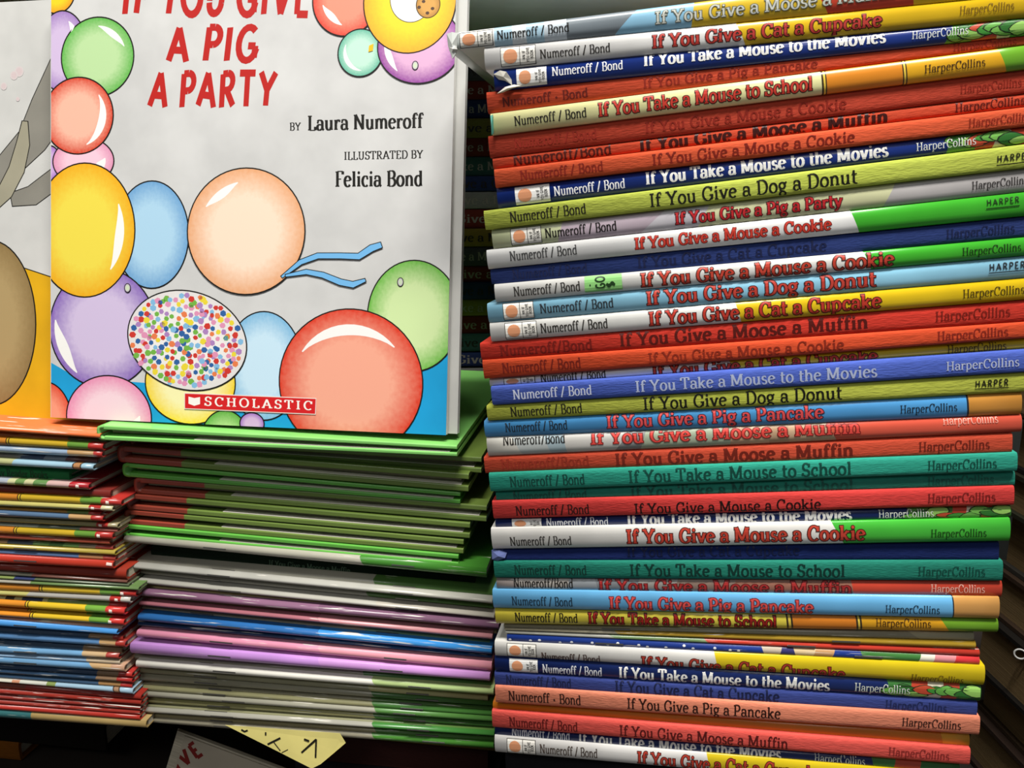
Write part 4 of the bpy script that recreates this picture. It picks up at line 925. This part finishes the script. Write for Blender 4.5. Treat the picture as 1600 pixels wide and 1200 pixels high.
# writing
TR = mat('#b41f1a', 'ink'); BK = mat('#16140f', 'ink')
kw = dict(serif=False, thick=.215, slant=.13, jit=.06, track=.02)
CV.text('title_lettering', 'IF YOU GIVE', 186, 484, 22, 56, TR, 0, **kw)
CV.text('title_lettering', 'A PIG', 258, 402, 95, 52, TR, 0, **kw)
CV.text('title_lettering', 'A PARTY', 229, 430, 167, 52, TR, -.01, **kw)
CV.text('author_lettering', 'BY', 452, 470, 204, 12, BK, -.02, thick=.16, thin=.075)
CV.text('author_lettering', 'Laura Numeroff', 480, 661, 204, 23, BK, -.022, thick=.20, thin=.07)
CV.text('illustrator_lettering', 'ILLUSTRATED BY', 537, 661, 250, 12.5, BK, -.022, thick=.16, thin=.075)
CV.text('illustrator_lettering', 'Felicia Bond', 523, 661, 292, 24, BK, -.01, thick=.20, thin=.07)
lb = CV.poly('publisher_label', [(289, 613.5), (495, 622), (494, 648), (289, 639)], mat('#e6d8cf', 'ink'))
CV.poly('publisher_label', [(290, 615), (494, 623.3), (493, 646.7), (290, 637.8)], mat('#cf1f22', 'ink'))
for sx in (-1, 1):
    CV.poly('logo_print', [(304.5, 622), (304.5 + sx * 9, 620 + .04 * sx * 9), (304.5 + sx * 9, 631 + .04 * sx * 9), (304.5, 634)][::sx], mat('#f2ece6', 'ink'))
CV.text('publisher_lettering', 'SCHOLASTIC', 320, 489, 633.5, 13.5, mat('#f2ece6', 'ink'), .042, over=True, thick=.16, thin=.09, track=.2)
v, f = box_geo(-.0008, -.0003, .0004, .0026, .205 * KC, .219 * KC); link('staple', v, f, STEEL, None, CV.obj)
# second copy right behind it, its fore edge showing
O2 = C_O + C_Y * .0042 + C_X * .0052 + C_Z * .0005
Cover(Plane(O2, C_Y), O2, 'picture_book', 'second white picture book hidden behind the balloon cover, only its grey fore edge showing', 0, W_C, 0, H_C, G('#c9c9c4'), .0045, mat('#b9b6ad', 'pages'), G('#b9bab6'))

# the cover standing on the colourful pile, behind the balloon cover
O3 = C_O + C_Y * .0115 - C_X * .19 - C_Z * .004
P3 = Plane(O3, C_Y)
LV = Cover(P3, O3, 'picture_book', 'pale grey and yellow picture book standing on the colourful paperback pile', 0, .2165, 0, .245, G('#cfcfcb'), .004, PAGES, G('#cfcfcb'))
LV.poly('ground_print', [(-900, 160), (-260, 330), (0, 405), (30, 416), (80, 433), (260, 500), (260, 800), (-900, 800)], mat('#e2ad18', 'gloss'))
LV.band('ground_line_print', [(20, 413), (80, 433)], 1.6, INK)
gm = mat('#8d8a80', 'gloss'); gm2 = mat('#a5a08a', 'gloss')
LV.band('grey_shape_print', [(110, 110), (78, 170), (50, 220), (10, 262), (-30, 290)], [70, 62, 48, 40, 34], gm, INK)
LV.band('grey_shape_print', [(110, 255), (78, 285), (50, 306), (18, 312)], [20, 30, 30, 20], gm, INK)
LV.band('grey_shape_print', [(39, 190), (36, 225), (26, 265), (8, 300), (-20, 325)], [8, 20, 24, 24, 24], gm2, INK)
LV.balloon(-14, 505, 69, 128, '#ad9566', '#8a7246', name='printed_oval')
for (bx, by, br) in ((30, 112, 7), (22, 118, 6), (6, 135, 5), (28, 155, 3)):
    LV.balloon(bx, by, br, br * 1.2, '#cdbcbc', '#cfc8c6', name='faint_stain', lw=0)

# ------------------------------------------------------------------ shadowed books below, behind and beside
def proj(P):
    x, y, z = P - CAM; fw = y * CP - z * SP; dn = -(y * SP + z * CP)
    return 800 + F * x / fw, 600 + F * dn / fw
def zline(plane, back, z):
    """image line of the horizontal line at height z on a plane set back"""
    q = plane.p + plane.n * back; t = Vector((plane.n.y, -plane.n.x, 0)); P0 = Vector((q.x, q.y, z))
    a, c = proj(P0 - t * .1), proj(P0 + t * .1)
    return line(a[0], a[1], c[0], c[1])
GD = 'dark books underneath the piles'
fl_ = zline(R_PLANE, .012, .0006); la, lc = low[-1]
lowest = [((la * (1 - t) + fl_(765) * t), (lc * (1 - t) + fl_(1500) * t)) for t in (0, .34, .67, 1)]
for k in range(3):
    b = Book(R_PLANE, 786 + 5 * k, 1492 - 6 * k, line(765, lowest[k][0], 1500, lowest[k][1]), line(765, lowest[k + 1][0], 1500, lowest[k + 1][1]), 'clothbound_book',
             ('thick slate', 'thick umber', 'thick charcoal')[k] + ' hardcover bearing the tall stack on the shelf', 'book', .012, group='tall stack of hardcover picture books')
    b.shell([(0, 0, C(('#23262a', '#2a1f17', '#1b1b1c')[k]))], .19, .0024, .001); b.pages(.19, .0024, .003, PAGES)
lev = [.1035, .0955, .086, .079, .060, .040, .020, .0005]
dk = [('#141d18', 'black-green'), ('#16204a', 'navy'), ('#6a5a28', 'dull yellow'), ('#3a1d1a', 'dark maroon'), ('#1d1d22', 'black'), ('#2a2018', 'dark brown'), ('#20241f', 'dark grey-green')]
for k in range(7):
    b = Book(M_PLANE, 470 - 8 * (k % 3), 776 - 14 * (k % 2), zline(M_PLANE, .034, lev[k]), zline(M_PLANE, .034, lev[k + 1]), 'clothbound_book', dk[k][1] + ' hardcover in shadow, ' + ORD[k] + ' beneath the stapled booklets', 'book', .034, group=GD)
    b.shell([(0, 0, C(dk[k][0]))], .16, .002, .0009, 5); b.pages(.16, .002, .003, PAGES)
    if k == 1: b.lettering('title_lettering', 'to the Movies', 522, 592, 11, mat('#8f8d88', 'ink'), .5, thick=.19)
lev2 = [.0972, .082, .060, .038, .016, .0005]
for k in range(5):
    b = Book(M_PLANE, -330 + 9 * k, (175 - 11 * (k % 2)) if k < 4 else 30, zline(M_PLANE, .075, lev2[k]), zline(M_PLANE, .075, lev2[k + 1]), 'clothbound_book', ('black', 'dark grey', 'black-brown', 'charcoal', 'dusky orange')[k] + ' thick book in the dark under the colourful pile', 'book', .075, group=GD)
    b.shell([(0, 0, C(('#15120f', '#1c1815', '#17110d', '#17130f', '#8a5218')[k]))], .12, .0024, .0009, 5); b.pages(.12, .0024, .003, PAGES)
# rear row, seen only in the gap between the cover and the tall stack
REAR = Plane(on_depth(740, 600, .625), (0, 1, 0))
ys = [98]
rr_ = random.Random(5)
while ys[-1] < 700: ys.append(ys[-1] + rr_.uniform(24, 31))
cols = ['#3a3a40', '#5c2018', '#1d2a50', '#6a6430', '#5c2018', '#2a4a44', '#1d2a50', '#70706c', '#5c2018', '#6a5a20']  # rear row's shadow is mixed into these colours and its title ink
tts = [PARTY, MOOSE, MOVIES, DONUT, COOKIE, SCHOOL, CAT, PIG]
cw = 'charcoal,dark red,dark navy,dark olive,brick,dark teal,midnight blue,grey,rust,mustard'.split(',')
for k in range(len(ys) - 1):
    c = cols[k % 10]
    b = Book(REAR, 560, 1010, line(700, ys[k], 800, ys[k] - 1), line(700, ys[k + 1], 800, ys[k + 1] - 1), 'clothbound_book', cw[k % 10] + ' hardcover in the dark rear row, ' + ORD[k] + ' from its top', 'book', .001 * (k % 3), group='rear row in the shadows')
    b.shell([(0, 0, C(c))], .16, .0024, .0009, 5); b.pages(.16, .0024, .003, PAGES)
    b.lettering('title_lettering', tts[k % 8], 640, 900, 13, mat('#7a776e' if k % 3 else '#15130f', 'ink'), .5, thick=.16)
zt = (b.mtx @ Vector((b.x0, 0, b.zb(b.x0)))).z
v, f = box_geo(-.125, .108, .63, .77, 0, zt - .001); bx = thing('cardboard_box', 'low cardboard box carrying the dark rear row of books', 'box', Matrix.Identity(4))
link('box_body', v, f, mat('#4a3a28', 'paper'), None, bx)
v, f = box_geo(-.125, .108, .6285, .6298, zt - .03, zt - .001); link('box_flap', v, f, mat('#55442f', 'paper'), None, bx)
# stack beside the tall one, its near ends running towards the viewer
X0 = .345; z = 0.001
for k in range(9):
    h = (.040, .034, .044, .036, .042, .030, .04, .036, .04)[k]; dx = (.0, .006, -.002, .004, .008, .002, .006, .0, .005)[k]
    t = thing('thick_book', ('dark brown', 'tan-edged', 'black', 'umber', 'dull grey', 'dark olive', 'charcoal', 'sepia', 'dusky brown')[k] + ' thick volume in the dim stack beyond the tall stack, ' + ORD[8 - k] + ' from its top', 'book', Matrix.Translation((X0 + dx, .30, z)), 'dim stack of thick volumes')
    cc = mat(('#2c2019', '#3a2d20', '#16130f', '#33261b', '#34322d', '#26261a', '#1c1a18', '#3a2a1c', '#2c221a')[k], 'cloth')
    for nm, (za, zb_) in (('back_board', (0, .003)), ('front_board', (h - .003, h))):
        v, f = box_geo(0, .16, 0, .22, za, zb_); link(nm, v, f, cc, None, t)
    v, f = box_geo(.004, .158, .004, .216, .003, h - .003); link('page_block', v, f, mat('#8a7350', 'pages'), None, t)
    v, f = box_geo(.157, .16, 0, .22, .003, h - .003); link('spine', v, f, cc, None, t)
    z += h + .0004
def torus(R, r, n=24, m=8):
    v = []; f = []
    for i in range(n):
        for j in range(m):
            a, c = 2 * math.pi * i / n, 2 * math.pi * j / m
            v.append(((R + r * math.cos(c)) * math.cos(a), r * math.sin(c), (R + r * math.cos(c)) * math.sin(a)))
    for i in range(n):
        for j in range(m):
            f.append((i * m + j, ((i + 1) % n) * m + j, ((i + 1) % n) * m + (j + 1) % m, i * m + (j + 1) % m))
    return v, f
v, f = torus(.0034, .0006)
d_ = ray(1594, 1022); P = CAM + d_ * ((X0 - .0035) / d_.x)
o = link('binder_ring', v, f, mat('#c9c9c6', 'paper'), None, None, Matrix.Translation(P) @ Matrix.Rotation(math.radians(-32), 4, 'Z'), True)
o['label'] = 'tiny white ring hanging at the side of the dim stack'; o['category'] = 'ring'

# ------------------------------------------------------------------ sticky note and fallen booklet below the piles
NP = Plane(M_PLANE.at(450, 1140, .004), (M_PLANE.n.x, M_PLANE.n.y, -.25))
ntm = basis(NP.at(360, 1137), Vector((M_PLANE.n.y, -M_PLANE.n.x, 0)), NP.n, Vector((M_PLANE.n.y, -M_PLANE.n.x, 0)).cross(NP.n)); ni = ntm.inverted()
nt_ = thing('sticky_note', 'yellow sticky note with pen strokes hanging from under the stapled booklets', 'note', ntm)
NPTS = [(352, 1133, 0), (531, 1146, 0), (540, 1161, -.0004), (520, 1178, 0), (501, 1194, 0), (487, 1201, 0), (424, 1169, 0)]
loc = [ni @ NP.at(x, y, -d) for x, y, d in NPTS]
n_ = len(loc); vv = [tuple(p) for p in loc] + [tuple(p + Vector((0, .00025, 0))) for p in loc]
ff = [tuple(range(n_))[::-1], tuple(range(n_, 2 * n_))] + [(i, (i + 1) % n_, (i + 1) % n_ + n_, i + n_) for i in range(n_)]
link('paper_sheet', vv, ff, mat('#d8cc7c', 'paper'), None, nt_)
def pen(pts, w):
    L = []
    for i, p in enumerate(pts):
        a, c = pts[max(0, i - 1)], pts[min(len(pts) - 1, i + 1)]; dx, dy = c[0] - a[0], c[1] - a[1]; l = math.hypot(dx, dy) or 1
        L.append(((p[0] - dy / l * w, p[1] + dx / l * w), (p[0] + dy / l * w, p[1] - dx / l * w)))
    v = []; f = []
    for a, c in L: v += [tuple(ni @ NP.at(*a, -.0003)), tuple(ni @ NP.at(*c, -.0003))]
    for i in range(len(L) - 1): f.append((2 * i, 2 * i + 1, 2 * i + 3, 2 * i + 2))
    link('pen_lettering', v, f, INK, None, nt_)
for p, w in (([(377, 1140), (382, 1143), (387, 1141)], 1.3), ([(415, 1144), (415, 1149)], 1.2), ([(418, 1163), (438, 1153)], 1.4), ([(428, 1160), (438, 1173)], .7),
             ([(475, 1155), (483, 1158)], 1.5), ([(471, 1176), (494, 1155)], 1.4), ([(494, 1155), (493, 1184)], 1.3), ([(440, 1176), (450, 1171)], .5)):
    pen(p, w)
VP_ = Plane(on_depth(290, 1151, .440), (.10, .95, -.22))
A0 = VP_.at(288, 1150); e1 = (VP_.at(420, 1199) - A0).normalized(); e2 = (VP_.at(232, 1207) - A0); e2 = (e2 - e1 * e2.dot(e1)).normalized()
ey = VP_.n
vm = basis(A0, e1, ey, -e2); vi = vm.inverted()
t = thing('fallen_booklet', 'dim white booklet with dark red letters lying askew beneath the piles', 'book', vm)
v, f = box_geo(0, .13, 0, .0005, -.075, 0); link('front_cover', v, f, mat('#b5ab98', 'paper'), None, t)
v, f = box_geo(-.006, .124, .0012, .0038, -.075, .001); link('page_block', v, f, PAGES, None, t)
v, f = box_geo(-.007, .125, .0038, .0044, -.075, .001); link('back_cover', v, f, mat('#a89f8c', 'paper'), None, t)
P, w = text_polys('GIVE', thick=.24, serif=False, track=.1)
def ve(X, Y):
    q = vi @ VP_.at(259 + 23 * (.82 * X - .58 * Y), 1218.9 - 23 * (.58 * X + .82 * Y)); return (q.x, q.z)
pv = [[ve(*q) for q in p] for p in P]
pv = [q for q in (clip_poly(clip_poly(p, 0, .001, .129) or [(0, 0)], 1, -.074, -.001) for p in pv) if q]
flat_mesh('title_lettering', pv, -.0001, mat('#7a1a14', 'ink'), t)
